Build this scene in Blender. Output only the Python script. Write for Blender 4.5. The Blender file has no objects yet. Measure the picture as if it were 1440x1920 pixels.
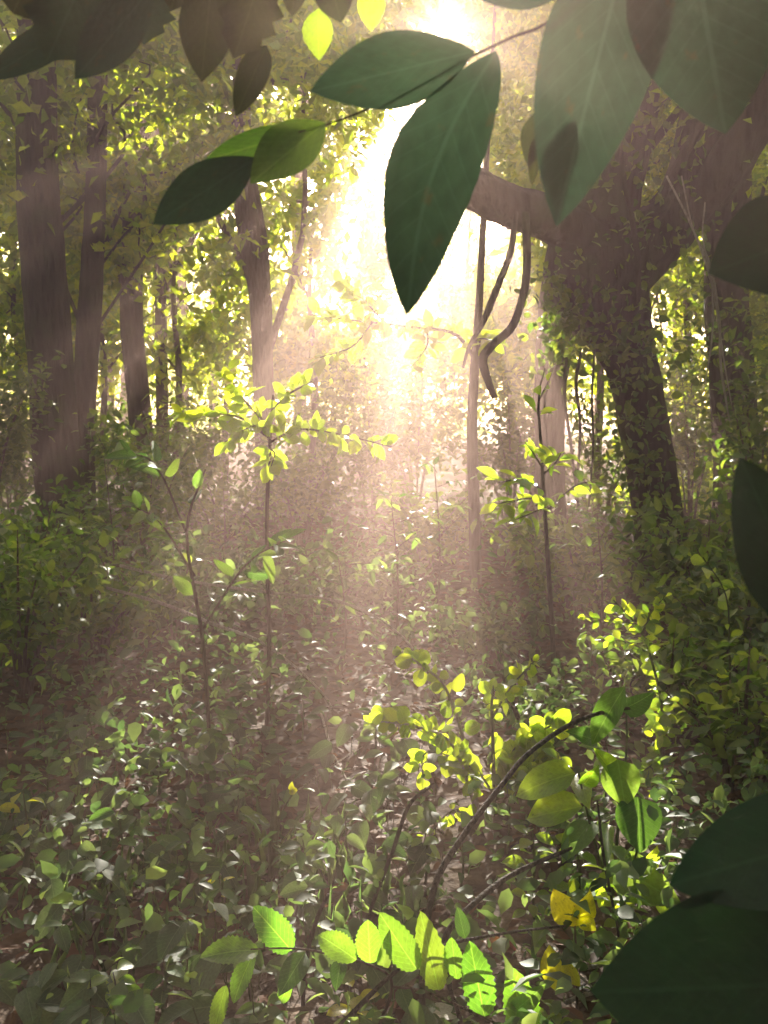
import bpy, math, random
import numpy as np
from mathutils import Vector, Matrix, Quaternion

random.seed(7)
rng = np.random.default_rng(11)
scene = bpy.context.scene
col = scene.collection

# ------------------------------------------------------------------ camera
FPX = 1844.0                                    # focal length in pixels of the 1440x1920 photograph
PITCH = math.radians(6.2)
CAM = Vector((0.0, 0.0, 1.5))
cam_data = bpy.data.cameras.new('camera')
cam_data.sensor_fit = 'VERTICAL'
cam_data.angle = 2 * math.atan(960.0 / FPX)
cam_data.clip_start = 0.02
cam_data.clip_end = 600.0
cam = bpy.data.objects.new('camera', cam_data)
col.objects.link(cam)
cam.location = CAM
cam.rotation_euler = (math.radians(90) - PITCH, 0, 0)
scene.camera = cam
cam_data.dof.use_dof = True
cam_data.dof.focus_distance = 2.6
cam_data.dof.aperture_fstop = 7.0

# ------------------------------------------------------------------ sun and sky
SUN_EL, SUN_AZ = math.radians(20.0), math.radians(3.0)
S = Vector((math.sin(SUN_AZ) * math.cos(SUN_EL), math.cos(SUN_AZ) * math.cos(SUN_EL), math.sin(SUN_EL)))
sun_data = bpy.data.lights.new('sun', 'SUN')
sun_data.energy = 5.0
sun_data.angle = math.radians(0.55)
sun_data.color = (1.0, 0.92, 0.80)
sun = bpy.data.objects.new('sun', sun_data)
col.objects.link(sun)
sun.location = (3, 60, 24)
sun.rotation_euler = (-S).to_track_quat('-Z', 'Y').to_euler()

world = bpy.data.worlds.new('World')
scene.world = world
world.use_nodes = True
wn = world.node_tree.nodes
wl = world.node_tree.links
sky = wn.new('ShaderNodeTexSky')
sky.sky_type = 'NISHITA'
sky.sun_disc = False
sky.sun_elevation = SUN_EL
sky.sun_rotation = SUN_AZ
sky.dust_density = 2.5
bg = wn['Background']
bg.inputs['Strength'].default_value = 0.06
wl.new(sky.outputs['Color'], bg.inputs['Color'])

scene.view_settings.view_transform = 'Standard'
scene.view_settings.look = 'None'
scene.view_settings.exposure = 3.25
scene.view_settings.gamma = 1.0
scene.view_settings.use_curve_mapping = False
scene.cycles.use_denoising = True
scene.cycles.max_bounces = 6
scene.cycles.diffuse_bounces = 3
scene.cycles.glossy_bounces = 2
scene.cycles.transmission_bounces = 4
scene.cycles.volume_bounces = 0
scene.cycles.transparent_max_bounces = 4
scene.cycles.sample_clamp_indirect = 4.0

# ------------------------------------------------------------------ helpers
CP, SP = math.cos(PITCH), math.sin(PITCH)


def at(px, py, Y):
    """the point of the place that stands Y metres ahead of the camera on the line through a photo pixel"""
    x, z = (px - 720) / FPX, (960 - py) / FPX
    d = Vector((x, CP + z * SP, -SP + z * CP))
    return CAM + d * (Y / d.y)


def px2m(p, Y):
    return p * Y / FPX


def ground_z(x, y):
    return 0.018 * max(0.0, y - 3.0) + 0.05 * math.sin(x * 1.3 + 0.4) * math.sin(y * 0.9) + 0.03 * math.sin(x * 2.9 + y * 1.7)


def ground_z_np(x, y):
    return 0.018 * np.maximum(0.0, y - 3.0) + 0.05 * np.sin(x * 1.3 + 0.4) * np.sin(y * 0.9) + 0.03 * np.sin(x * 2.9 + y * 1.7)


# light space: how far a point lies to the side of / above the sun ray through the camera
LU = S.cross(Vector((0, 0, 1))).normalized()
LV = LU.cross(S).normalized()
nLU, nLV, nC = np.array(LU), np.array(LV), np.array(CAM)


def vnoise(x, y, seed=0):
    xi, yi = np.floor(x).astype(np.int64), np.floor(y).astype(np.int64)
    fx, fy = x - xi, y - yi
    fx, fy = fx * fx * (3 - 2 * fx), fy * fy * (3 - 2 * fy)

    def h(a, b):
        n = (a * 374761393 + b * 668265263 + seed * 974634777) & 0x7fffffff
        n = ((n ^ (n >> 13)) * 1274126177) & 0x7fffffff
        return ((n ^ (n >> 16)) & 0xffff) / 65535.0
    return (h(xi, yi) * (1 - fx) + h(xi + 1, yi) * fx) * (1 - fy) + (h(xi, yi + 1) * (1 - fx) + h(xi + 1, yi + 1) * fx) * fy


# gaps in the canopy through which the sun reaches the forest floor: (side, height, half width, half height, share of leaves left)
GAPS = [(0.10, -2.2, 0.60, 0.44, 0.02), (-0.75, -1.6, 0.55, 0.30, 0.03), (-0.08, -1.77, 0.52, 0.28, 0.03), (-0.3, -2.05, 0.6, 0.2, 0.03), (0.5, -2.0, 0.35, 0.25, 0.05), (0.80, -2.3, 0.28, 0.5, 0.04),
        (0.05, 0.0, 0.20, 0.20, 0.04), (0.42, -1.85, 0.3, 0.25, 0.1), (0.25, -2.9, 0.3, 0.2, 0.2), (-1.3, -3.3, .3, .3, .2), (1.5, -3.3, .3, .3, .2), (-.35, -3.3, .5, .25, .2)]
# openings behind a crown, so that the crown itself is lit from the back: the same and the distance from which they are open
BACKLIT = [(-3.0, -0.7, .7, .5, .05, 10.9), (-2.0, -3.2, 1.9, 1.1, .08, 14.6), (-2.2, -1.8, .5, .4, .15, 13.0), (2.6, -2.0, .6, .6, .15, 11.0), (1.9, -3.6, .9, .6, .25, 12.5), (-3.4, -3.0, .5, .5, .2, 12.0), (-1.0, -1.2, .45, .5, .2, 12.5), (2.2, -.6, .4, .5, .15, 11.5)]


def canopy_keep(P):
    """share of leaves kept at each point: clear lanes where the canopy is open towards the sun"""
    D = P - nC
    u, v = D @ nLU, D @ nLV
    k = np.ones(len(P))
    w = 0.25 * (vnoise(u * 4 + 9, v * 4, 3) - 0.5)
    d = np.maximum(-v, 0)
    fan = (v < 0.15) & (v > -2.95) & (u + .7 * w > -0.05 - 0.62 * np.maximum(d - .12, 0)) & (u + .7 * w < 0.18 + 0.05 * d)
    streak = vnoise(u * 6.0 + 3.4, v * 1.2, 14)
    k = np.where(fan, np.where(streak > .66, 1.0, 0.01), k)
    for (cu, cv, ru, rv, left) in GAPS:
        r = np.sqrt(((u - cu) / ru) ** 2 + ((v - cv) / rv) ** 2) + w * 1.6
        k = np.where(r < 1, np.minimum(k, left), k)
    for (cu, cv, ru, rv, left, y0) in BACKLIT:
        r = np.sqrt(((u - cu) / ru) ** 2 + ((v - cv) / rv) ** 2) + w * 1.6
        k = np.where((r < 1) & (P[:, 1] > y0), np.minimum(k, left), k)
    n = vnoise(u * 2.2, v * 1.6, 5)
    k = np.where((n > 0.78) & (k > 0.5) & (np.abs(u) < 6), 0.25, k)
    return k


def thing(name, label, cat, loc=(0, 0, 0), group=None):
    o = bpy.data.objects.new(name, None)
    o.empty_display_size = 0.1
    col.objects.link(o)
    o.location = loc
    o['label'] = label
    o['category'] = cat
    if group:
        o['group'] = group
    return o


ROOTPOS = {}


def root_pos(o):
    p = Vector((0, 0, 0))
    while o is not None:
        p = p + Vector(o.location)
        o = o.parent
    return p


def link_mesh(name, me, parent=None, label=None, kind=None, cat=None, group=None):
    o = bpy.data.objects.new(name, me)
    col.objects.link(o)
    if parent is not None:
        o.parent = parent
    if label:
        o['label'] = label
    if cat:
        o['category'] = cat
    if kind:
        o['kind'] = kind
    if group:
        o['group'] = group
    return o


def mesh_from(name, V, F, mat, smooth=True, uv=None):
    me = bpy.data.meshes.new(name)
    me.from_pydata([tuple(v) for v in V], [], F)
    me.materials.append(mat)
    if smooth:
        me.polygons.foreach_set('use_smooth', [True] * len(me.polygons))
    if uv is not None:
        l = me.uv_layers.new(name='UVMap')
        vi = np.empty(len(me.loops), dtype=np.int32)
        me.loops.foreach_get('vertex_index', vi)
        l.data.foreach_set('uv', np.asarray(uv, dtype=np.float32)[vi].ravel())
    me.update()
    return me


def spline(pts, per=6):
    """Catmull-Rom through points; each point is a sequence of numbers"""
    P = [np.array(p, dtype=float) for p in pts]
    P = [2 * P[0] - P[1]] + P + [2 * P[-1] - P[-2]]
    out = []
    for i in range(1, len(P) - 2):
        a, b, c, d = P[i - 1], P[i], P[i + 1], P[i + 2]
        for k in range(per):
            t = k / per
            out.append(0.5 * (2 * b + (c - a) * t + (2 * a - 5 * b + 4 * c - d) * t * t + (3 * b - a - 3 * c + d) * t ** 3))
    out.append(P[-2])
    return out


def tube_data(path, sides=8, rough=0.0, freq=2.0, base=0):
    """path: list of (x, y, z, r) -> verts, faces"""
    V, F = [], []
    n = len(path)
    pts = [Vector(p[:3]) for p in path]
    ref = None
    for i in range(n):
        a, b = pts[max(0, i - 1)], pts[min(n - 1, i + 1)]
        t = (b - a)
        t = t.normalized() if t.length > 1e-9 else Vector((0, 0, 1))
        if ref is None:
            ref = t.orthogonal().normalized()
        ref = (ref - t * ref.dot(t))
        ref = ref.normalized() if ref.length > 1e-6 else t.orthogonal().normalized()
        bi = t.cross(ref)
        r = path[i][3]
        for k in range(sides):
            an = 2 * math.pi * k / sides
            rr = r
            if rough:
                z = i * 0.37
                rr *= 1 + rough * (math.sin(3 * an + z * freq * .5) * .5 + math.sin(5 * an + 1.3 + z * freq * .33) * .35 + random.uniform(-.35, .35))
            V.append(pts[i] + (ref * math.cos(an) + bi * math.sin(an)) * rr)
    for i in range(n - 1):
        for k in range(sides):
            k2 = (k + 1) % sides
            F.append((base + i * sides + k, base + i * sides + k2, base + (i + 1) * sides + k2, base + (i + 1) * sides + k))
    F.append(tuple(base + k for k in reversed(range(sides))))
    F.append(tuple(base + (n - 1) * sides + k for k in range(sides)))
    return V, F


def tube(name, path, mat, parent=None, sides=8, per=5, rough=0.0, **kw):
    sp = spline(path, per)
    o0 = root_pos(parent) if parent is not None else Vector((0, 0, 0))
    sp = [(p[0] - o0.x, p[1] - o0.y, p[2] - o0.z, max(p[3], 0.0006)) for p in sp]
    V, F = tube_data(sp, sides, rough)
    me = mesh_from(name, V, F, mat)
    return link_mesh(name, me, parent, **kw)


def tubes(name, paths, mat, parent=None, sides=5, per=3, **kw):
    V, F = [], []
    o0 = root_pos(parent) if parent is not None else Vector((0, 0, 0))
    for path in paths:
        sp = spline(path, per)
        sp = [(p[0] - o0.x, p[1] - o0.y, p[2] - o0.z, max(p[3], 0.0006)) for p in sp]
        v, f = tube_data(sp, sides, 0.0, base=len(V))
        V += v
        F += f
    me = mesh_from(name, V, F, mat)
    return link_mesh(name, me, parent, **kw)


def pxpath(pts):
    """[(px, py, Y, width_px)] -> [(x, y, z, r)]"""
    out = []
    for (px, py, Y, w) in pts:
        p = at(px, py, Y)
        out.append((p.x, p.y, p.z, px2m(w, Y) / 2))
    return out


# ------------------------------------------------------------------ materials
def new_mat(name):
    m = bpy.data.materials.new(name)
    m.use_nodes = True
    nt = m.node_tree
    nt.nodes.clear()
    return m, nt, nt.nodes, nt.links


def leaf_mat(name, refl, trans, tmix=0.5, rough=0.35, source='attr', vein=0.0, var=0.35, spec=0.5, spots=0.0, hue=0.03):
    m, nt, N, L = new_mat(name)
    out = N.new('ShaderNodeOutputMaterial')
    if source == 'attr':
        src = N.new('ShaderNodeAttribute')
        src.attribute_name = 'tint'
        fac = src.outputs['Fac']
    else:
        src = N.new('ShaderNodeObjectInfo')
        fac = src.outputs['Random']
    mr = N.new('ShaderNodeMapRange')
    mr.inputs['To Min'].default_value = 1 - var
    mr.inputs['To Max'].default_value = 1 + var
    L.new(fac, mr.inputs['Value'])
    mh = N.new('ShaderNodeMapRange')
    mh.inputs['To Min'].default_value = 0.5 + hue
    mh.inputs['To Max'].default_value = 0.5 - hue
    L.new(fac, mh.inputs['Value'])
    veinfac = None
    tc = N.new('ShaderNodeTexCoord')
    if vein > 0:
        sep = N.new('ShaderNodeSeparateXYZ')
        L.new(tc.outputs['UV'], sep.inputs[0])

        def math_(op, a, b=None):
            n = N.new('ShaderNodeMath')
            n.operation = op
            for i, q in enumerate((a, b)):
                if q is None:
                    continue
                if isinstance(q, (int, float)):
                    n.inputs[i].default_value = q
                else:
                    L.new(q, n.inputs[i])
            return n.outputs[0]
        ax = math_('ABSOLUTE', math_('SUBTRACT', sep.outputs['X'], 0.5))
        mid = math_('LESS_THAN', ax, 0.014)
        ph = math_('SUBTRACT', math_('MULTIPLY', sep.outputs['Y'], 9.0), math_('MULTIPLY', ax, 7.0))
        tri = math_('PINGPONG', ph, 0.5)
        lat = math_('MULTIPLY', math_('LESS_THAN', tri, 0.045), 0.55)
        veinfac = math_('MULTIPLY', math_('MAXIMUM', mid, lat), vein)
    noise = N.new('ShaderNodeTexNoise')
    noise.inputs['Scale'].default_value = 30.0 if source == 'attr' else 14.0
    noise.inputs['Detail'].default_value = 3.0
    L.new(tc.outputs['Object'], noise.inputs['Vector'])

    def shade(c):
        rgb = N.new('ShaderNodeRGB')
        rgb.outputs[0].default_value = (*c, 1)
        hs = N.new('ShaderNodeHueSaturation')
        L.new(mr.outputs[0], hs.inputs['Value'])
        L.new(mh.outputs[0], hs.inputs['Hue'])
        L.new(rgb.outputs[0], hs.inputs['Color'])
        mx = N.new('ShaderNodeMix')
        mx.data_type = 'RGBA'
        mx.blend_type = 'MULTIPLY'
        mx.inputs[0].default_value = 0.45
        L.new(hs.outputs[0], mx.inputs[6])
        cr = N.new('ShaderNodeValToRGB')
        cr.color_ramp.elements[0].position = 0.3
        cr.color_ramp.elements[0].color = (0.45, 0.42, 0.4, 1)
        cr.color_ramp.elements[1].position = 0.62
        L.new(noise.outputs['Fac'], cr.inputs[0])
        L.new(cr.outputs[0], mx.inputs[7])
        res = mx.outputs[2]
        if veinfac is not None:
            mv = N.new('ShaderNodeMix')
            mv.data_type = 'RGBA'
            L.new(veinfac, mv.inputs[0])
            L.new(res, mv.inputs[6])
            mv.inputs[7].default_value = (min(1, c[0] * 1.9 + .02), min(1, c[1] * 1.7 + .03), min(1, c[2] * 2 + .02), 1)
            res = mv.outputs[2]
        if spots > 0:
            n2 = N.new('ShaderNodeTexNoise')
            n2.inputs['Scale'].default_value = 9.0
            n2.inputs['Detail'].default_value = 4.0
            L.new(tc.outputs['Object'], n2.inputs['Vector'])
            c2 = N.new('ShaderNodeValToRGB')
            c2.color_ramp.elements[0].position = 0.62
            c2.color_ramp.elements[1].position = 0.70
            c2.color_ramp.elements[0].color = (0, 0, 0, 1)
            c2.color_ramp.elements[1].color = (spots,) * 3 + (1,)
            L.new(n2.outputs['Fac'], c2.inputs[0])
            ms = N.new('ShaderNodeMix')
            ms.data_type = 'RGBA'
            L.new(c2.outputs[0], ms.inputs[0])
            L.new(res, ms.inputs[6])
            ms.inputs[7].default_value = (0.10, 0.045, 0.015, 1)
            res = ms.outputs[2]
        return res
    pr = N.new('ShaderNodeBsdfPrincipled')
    pr.inputs['Roughness'].default_value = rough
    pr.inputs['Specular IOR Level'].default_value = spec
    L.new(shade(refl), pr.inputs['Base Color'])
    bump = N.new('ShaderNodeBump')
    bump.inputs['Strength'].default_value = 0.25
    bump.inputs['Distance'].default_value = 0.004
    L.new(noise.outputs['Fac'], bump.inputs['Height'])
    L.new(bump.outputs[0], pr.inputs['Normal'])
    tr = N.new('ShaderNodeBsdfTranslucent')
    L.new(shade(trans), tr.inputs['Color'])
    mix = N.new('ShaderNodeMixShader')
    mix.inputs[0].default_value = tmix
    L.new(pr.outputs[0], mix.inputs[1])
    L.new(tr.outputs[0], mix.inputs[2])
    L.new(mix.outputs[0], out.inputs['Surface'])
    return m


def bark_mat(name, dark, light, scale=9.0, moss=0.0):
    m, nt, N, L = new_mat(name)
    out = N.new('ShaderNodeOutputMaterial')
    pr = N.new('ShaderNodeBsdfPrincipled')
    pr.inputs['Roughness'].default_value = 0.9
    pr.inputs['Specular IOR Level'].default_value = 0.2
    geo = N.new('ShaderNodeNewGeometry')
    mp = N.new('ShaderNodeMapping')
    mp.inputs['Scale'].default_value = (1, 1, 0.16)
    L.new(geo.outputs['Position'], mp.inputs['Vector'])
    n1 = N.new('ShaderNodeTexNoise')
    n1.inputs['Scale'].default_value = scale * 3
    n1.inputs['Detail'].default_value = 6
    n1.inputs['Roughness'].default_value = 0.65
    L.new(mp.outputs[0], n1.inputs['Vector'])
    vo = N.new('ShaderNodeTexVoronoi')
    vo.inputs['Scale'].default_value = scale * 2.4
    L.new(mp.outputs[0], vo.inputs['Vector'])
    ad = N.new('ShaderNodeMath')
    ad.operation = 'MULTIPLY_ADD'
    ad.inputs[1].default_value = 0.6
    L.new(vo.outputs['Distance'], ad.inputs[0])
    L.new(n1.outputs['Fac'], ad.inputs[2])
    cr = N.new('ShaderNodeValToRGB')
    cr.color_ramp.elements[0].position = 0.45
    cr.color_ramp.elements[0].color = (*dark, 1)
    cr.color_ramp.elements[1].position = 0.95
    cr.color_ramp.elements[1].color = (*light, 1)
    L.new(ad.outputs[0], cr.inputs[0])
    colour = cr.outputs[0]
    if moss:
        n2 = N.new('ShaderNodeTexNoise')
        n2.inputs['Scale'].default_value = 3.2
        n2.inputs['Detail'].default_value = 5
        L.new(geo.outputs['Position'], n2.inputs['Vector'])
        c2 = N.new('ShaderNodeValToRGB')
        c2.color_ramp.elements[0].position = 0.5
        c2.color_ramp.elements[1].position = 0.68
        c2.color_ramp.elements[1].color = (moss, moss, moss, 1)
        L.new(n2.outputs['Fac'], c2.inputs[0])
        mx = N.new('ShaderNodeMix')
        mx.data_type = 'RGBA'
        L.new(c2.outputs[0], mx.inputs[0])
        L.new(colour, mx.inputs[6])
        mx.inputs[7].default_value = (0.05, 0.065, 0.022, 1)
        colour = mx.outputs[2]
    L.new(colour, pr.inputs['Base Color'])
    bp = N.new('ShaderNodeBump')
    bp.inputs['Strength'].default_value = 1.0
    bp.inputs['Distance'].default_value = 0.06
    L.new(ad.outputs[0], bp.inputs['Height'])
    L.new(bp.outputs[0], pr.inputs['Normal'])
    L.new(pr.outputs[0], out.inputs['Surface'])
    return m


def soil_mat():
    m, nt, N, L = new_mat('forest_soil')
    out = N.new('ShaderNodeOutputMaterial')
    pr = N.new('ShaderNodeBsdfPrincipled')
    pr.inputs['Roughness'].default_value = 0.95
    pr.inputs['Specular IOR Level'].default_value = 0.2
    geo = N.new('ShaderNodeNewGeometry')
    n1 = N.new('ShaderNodeTexNoise')
    n1.inputs['Scale'].default_value = 14
    n1.inputs['Detail'].default_value = 8
    L.new(geo.outputs['Position'], n1.inputs['Vector'])
    cr = N.new('ShaderNodeValToRGB')
    e = cr.color_ramp.elements
    e[0].position, e[0].color = 0.35, (0.022, 0.015, 0.010, 1)
    e[1].position, e[1].color = 0.7, (0.11, 0.075, 0.05, 1)
    L.new(n1.outputs['Fac'], cr.inputs[0])
    L.new(cr.outputs[0], pr.inputs['Base Color'])
    bp = N.new('ShaderNodeBump')
    bp.inputs['Strength'].default_value = 0.8
    bp.inputs['Distance'].default_value = 0.04
    L.new(n1.outputs['Fac'], bp.inputs['Height'])
    L.new(bp.outputs[0], pr.inputs['Normal'])
    L.new(pr.outputs[0], out.inputs['Surface'])
    return m


M = {}
M['canopy'] = leaf_mat('canopy_leaf', (0.055, 0.085, 0.016), (0.58, 0.72, 0.020), 0.62, 0.45)
M['canopy_dark'] = leaf_mat('canopy_leaf_olive', (0.045, 0.070, 0.020), (0.42, 0.52, 0.020), 0.52, 0.45)
M['shrub'] = leaf_mat('shrub_leaf', (0.045, 0.085, 0.022), (0.30, 0.44, 0.035), 0.42, 0.45, spec=0.35)
M['herb'] = leaf_mat('herb_leaf', (0.055, 0.090, 0.042), (0.22, 0.36, 0.07), 0.34, 0.6, spec=0.22, var=.5)
M['yellow'] = leaf_mat('backlit_yellow_green_leaf', (0.08, 0.12, 0.015), (0.56, 0.72, 0.025), 0.58, 0.35, 'obj', vein=0.25, var=0.22, hue=0.02)
M['lime'] = leaf_mat('lime_leaf', (0.06, 0.12, 0.02), (0.45, 0.64, 0.025), 0.55, 0.35, 'obj', vein=0.35, var=0.25)
M['serrate'] = leaf_mat('serrated_leaf', (0.06, 0.12, 0.022), (0.30, 0.56, 0.03), 0.52, 0.38, 'obj', vein=0.6, var=0.22)
M['dull'] = leaf_mat('dull_green_leaf', (0.050, 0.078, 0.042), (0.16, 0.25, 0.06), 0.30, 0.62, 'obj', vein=0.4, var=0.4, spec=0.2)
M['green'] = leaf_mat('green_leaf', (0.045, 0.10, 0.028), (0.22, 0.40, 0.04), 0.36, 0.6, 'obj', vein=0.4, var=0.45, spec=0.22)
M['thick'] = leaf_mat('shaded_hanging_leaf', (0.026, 0.050, 0.036), (0.030, 0.062, 0.030), 0.30, 0.5, 'obj', vein=0.28, var=0.15, spots=.35)  # canopy shade on the hanging leaves put into a dark colour that passes little
M['deep'] = leaf_mat('shaded_sapling_leaf', (0.008, 0.020, 0.009), (0.008, 0.026, 0.007), 0.30, 0.5, 'obj', vein=0.2, var=0.15)  # shade over the near sapling is in this almost black green
M['thick_lit'] = leaf_mat('lit_hanging_leaf', (0.045, 0.085, 0.030), (0.20, 0.34, 0.03), 0.45, 0.42, 'obj', vein=0.4, var=0.15)  # brighter copy of the hanging leaf, with the sunlight on it put into its colour
M['olive'] = leaf_mat('olive_hanging_leaf', (0.022, 0.028, 0.014), (0.050, 0.056, 0.012), 0.35, 0.45, 'obj', vein=0.4, var=0.2)
M['autumn'] = leaf_mat('yellowed_leaf', (0.20, 0.17, 0.012), (0.88, 0.84, 0.02), 0.58, 0.4, 'obj', vein=0.3, var=0.12, spots=0.7, hue=0.015)
M['dead'] = leaf_mat('dead_brown_leaf', (0.17, 0.10, 0.055), (0.22, 0.10, 0.035), 0.25, 0.55, 'obj', vein=0.2, var=0.35)
M['rust'] = leaf_mat('rust_red_dead_leaf', (0.17, 0.055, 0.025), (0.30, 0.07, 0.02), 0.3, 0.5, 'obj', vein=0.2, var=0.25)
M['pale'] = leaf_mat('bleached_dead_leaf', (0.50, 0.44, 0.36), (0.35, 0.28, 0.2), 0.25, 0.4, 'obj', vein=0.2, var=0.15)
M['litter'] = leaf_mat('leaf_litter', (0.085, 0.048, 0.028), (0.16, 0.08, 0.03), 0.2, 0.65, 'attr', var=0.6, hue=0.015, spec=.06)
M['bark'] = bark_mat('rough_bark', (0.015, 0.012, 0.009), (0.060, 0.048, 0.036), 9, 0.7)
M['bark_pale'] = bark_mat('smooth_grey_bark', (0.035, 0.028, 0.023), (0.11, 0.09, 0.072), 16, 0.35)
M['twig'] = bark_mat('twig_bark', (0.045, 0.032, 0.024), (0.15, 0.11, 0.08), 40)
M['cane'] = bark_mat('dark_cane', (0.028, 0.024, 0.02), (0.09, 0.075, 0.06), 40)
M['stem'] = bark_mat('green_stem', (0.05, 0.07, 0.025), (0.13, 0.15, 0.06), 40)
M['dry'] = bark_mat('dry_stem', (0.22, 0.18, 0.14), (0.45, 0.39, 0.32), 40)
M['soil'] = soil_mat()
M['stone'] = bark_mat('pale_stone', (0.30, 0.28, 0.26), (0.62, 0.60, 0.57), 12)


# ------------------------------------------------------------------ leaves as one joined mesh (far or uncountable foliage)
T_FAR = (np.array([(0, 0, 0), (0.5, 0.42, 0.10), (0, 1, -0.12), (-0.5, 0.42, 0.10)]), [(0, 1, 2), (0, 2, 3)])
T_MID = (np.array([(0, 0, 0), (0.40, 0.22, 0.08), (0.42, 0.58, 0.07), (0, 1, -0.14), (-0.42, 0.58, 0.07), (-0.40, 0.22, 0.08), (0, .42, -.0)]),
         [(0, 1, 2, 6), (6, 2, 3), (6, 3, 4), (0, 6, 4, 5)])
T_ROUND = (np.array([(0, 0, 0), (0.42, 0.12, 0.06), (0.52, 0.48, 0.08), (0.34, 0.84, 0.03), (0, 1, -0.06), (-0.34, 0.84, 0.03), (-0.52, 0.48, 0.08), (-0.42, 0.12, 0.06), (0, .5, 0)]),
           [(0, 1, 2, 8), (8, 2, 3, 4), (8, 4, 5, 6), (0, 8, 6, 7)])


def leaf_cloud(name, P, size, mat, parent=None, tmpl=T_FAR, ratio=0.55, up=0.7, droop=0.25, dirs=None, tint=None, **kw):
    P = np.asarray(P, dtype=float)
    n = len(P)
    if n == 0:
        return None
    o0 = np.array(root_pos(parent)) if parent is not None else np.zeros(3)
    size = np.broadcast_to(np.asarray(size, dtype=float), (n,)) * rng.uniform(0.65, 1.25, n)
    nor = rng.normal(0, 0.55, (n, 3)) + np.array([0, 0, up])
    nor /= np.linalg.norm(nor, axis=1)[:, None]
    d = rng.normal(0, 1, (n, 3)) + np.array([0, 0, -droop * 2])
    if dirs is not None:
        d = d * 0.45 + dirs
    d -= nor * np.sum(d * nor, axis=1)[:, None]
    d /= np.linalg.norm(d, axis=1)[:, None] + 1e-9
    s = np.cross(d, nor)
    tv, tf = tmpl
    k = len(tv)
    rr = ratio * rng.uniform(0.8, 1.2, n)
    V = (P - o0)[:, None, :] + size[:, None, None] * (tv[None, :, 0, None] * rr[:, None, None] * s[:, None, :] + tv[None, :, 1, None] * d[:, None, :] + tv[None, :, 2, None] * nor[:, None, :])
    V = V.reshape(-1, 3)
    lt = np.concatenate([np.array(f) for f in tf])
    ls = np.array([len(f) for f in tf])
    loops = (np.arange(n)[:, None] * k + lt[None, :]).ravel()
    tot = np.tile(ls, n)
    start = np.concatenate([[0], np.cumsum(tot)[:-1]])
    me = bpy.data.meshes.new(name)
    me.vertices.add(len(V))
    me.vertices.foreach_set('co', V.ravel())
    me.loops.add(len(loops))
    me.loops.foreach_set('vertex_index', loops.astype(np.int32))
    me.polygons.add(len(tot))
    me.polygons.foreach_set('loop_start', start.astype(np.int32))
    me.polygons.foreach_set('loop_total', tot.astype(np.int32))
    a = me.attributes.new('tint', 'FLOAT', 'POINT')
    tn = rng.uniform(0, 1, n) if tint is None else np.clip(tint + rng.normal(0, .2, n), 0, 1)
    a.data.foreach_set('value', np.repeat(tn, k).astype(np.float32))
    me.materials.append(mat)
    me.update(calc_edges=True)
    return link_mesh(name, me, parent, **kw)


# ------------------------------------------------------------------ single leaves (each a part)
def leaf_mesh(name, mat, kind='ovate', n=7, fold=0.22, curl=0.18, serr=0.0, wave=0.0, cols=(-1, -.5, 0, .5, 1), seed=0, bend=0.0):
    """unit leaf along +Y, one wide along X, face normal +Z"""
    r = random.Random(seed)
    V, F, UV = [], [], []
    ts = [i / n for i in range(n + 1)]
    ph = r.uniform(0, 6)

    def width(t):
        if kind == 'ovate':
            w = (t ** 0.55) * ((1 - t) ** 0.85) * 2.05
        elif kind == 'elliptic':
            w = (max(0.0, math.sin(math.pi * t)) ** 0.85)
        elif kind == 'acuminate':
            w = (math.sin(math.pi * min(1, t / 0.9)) ** 0.8) if t < 0.78 else 0.5 * (1 - t) / 0.22 * 0.92 + 0.02
        elif kind == 'obovate':
            w = (t ** 0.8) * ((1 - t) ** 0.5) * 2.05
        elif kind == 'serrated':
            w = (t ** 0.62) * ((1 - t) ** 0.66) * 1.9
        elif kind == 'drip':
            w = (t ** 0.85) * ((1 - t) ** 0.90) * 1.80 + (0.02 if t > .8 else 0)
        elif kind == 'round':
            w = math.sqrt(max(0, 1 - (2 * t - 1) ** 2))
        else:
            w = math.sin(math.pi * t)
        return max(0.012, w) * 0.5
    for i, t in enumerate(ts):
        w = width(t)
        for s in cols:
            ww = w
            if serr and abs(s) == 1 and 0 < i < n:
                ww = w * (1 + (serr if i % 2 else -serr * .4))
            x = s * ww + bend * math.sin(math.pi * t)
            z = fold * abs(s * ww) - curl * t * t + wave * math.sin(t * 9 + ph + s * 1.4) * abs(s)
            y = t - (0.05 * (1 - abs(s)) if False else 0)
            if kind == 'heart':
                y = t - 0.16 * abs(s) * (1 - t) ** 2 * 1.6
            V.append((x, y, z))
            UV.append((0.5 + 0.5 * s * min(1, w * 2 + .05), t))
    c = len(cols)
    for i in range(n):
        for k in range(c - 1):
            F.append((i * c + k, i * c + k + 1, (i + 1) * c + k + 1, (i + 1) * c + k))
    return mesh_from(name, V, F, mat, True, UV)


C3 = (-1, 0, 1)


def variants(key, kind, nv=4, **kw):
    return [leaf_mesh('leaf', M[key], kind, fold=random.uniform(.12, .4), curl=random.uniform(.05, .4), seed=i, **kw) for i in range(nv)]


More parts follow.
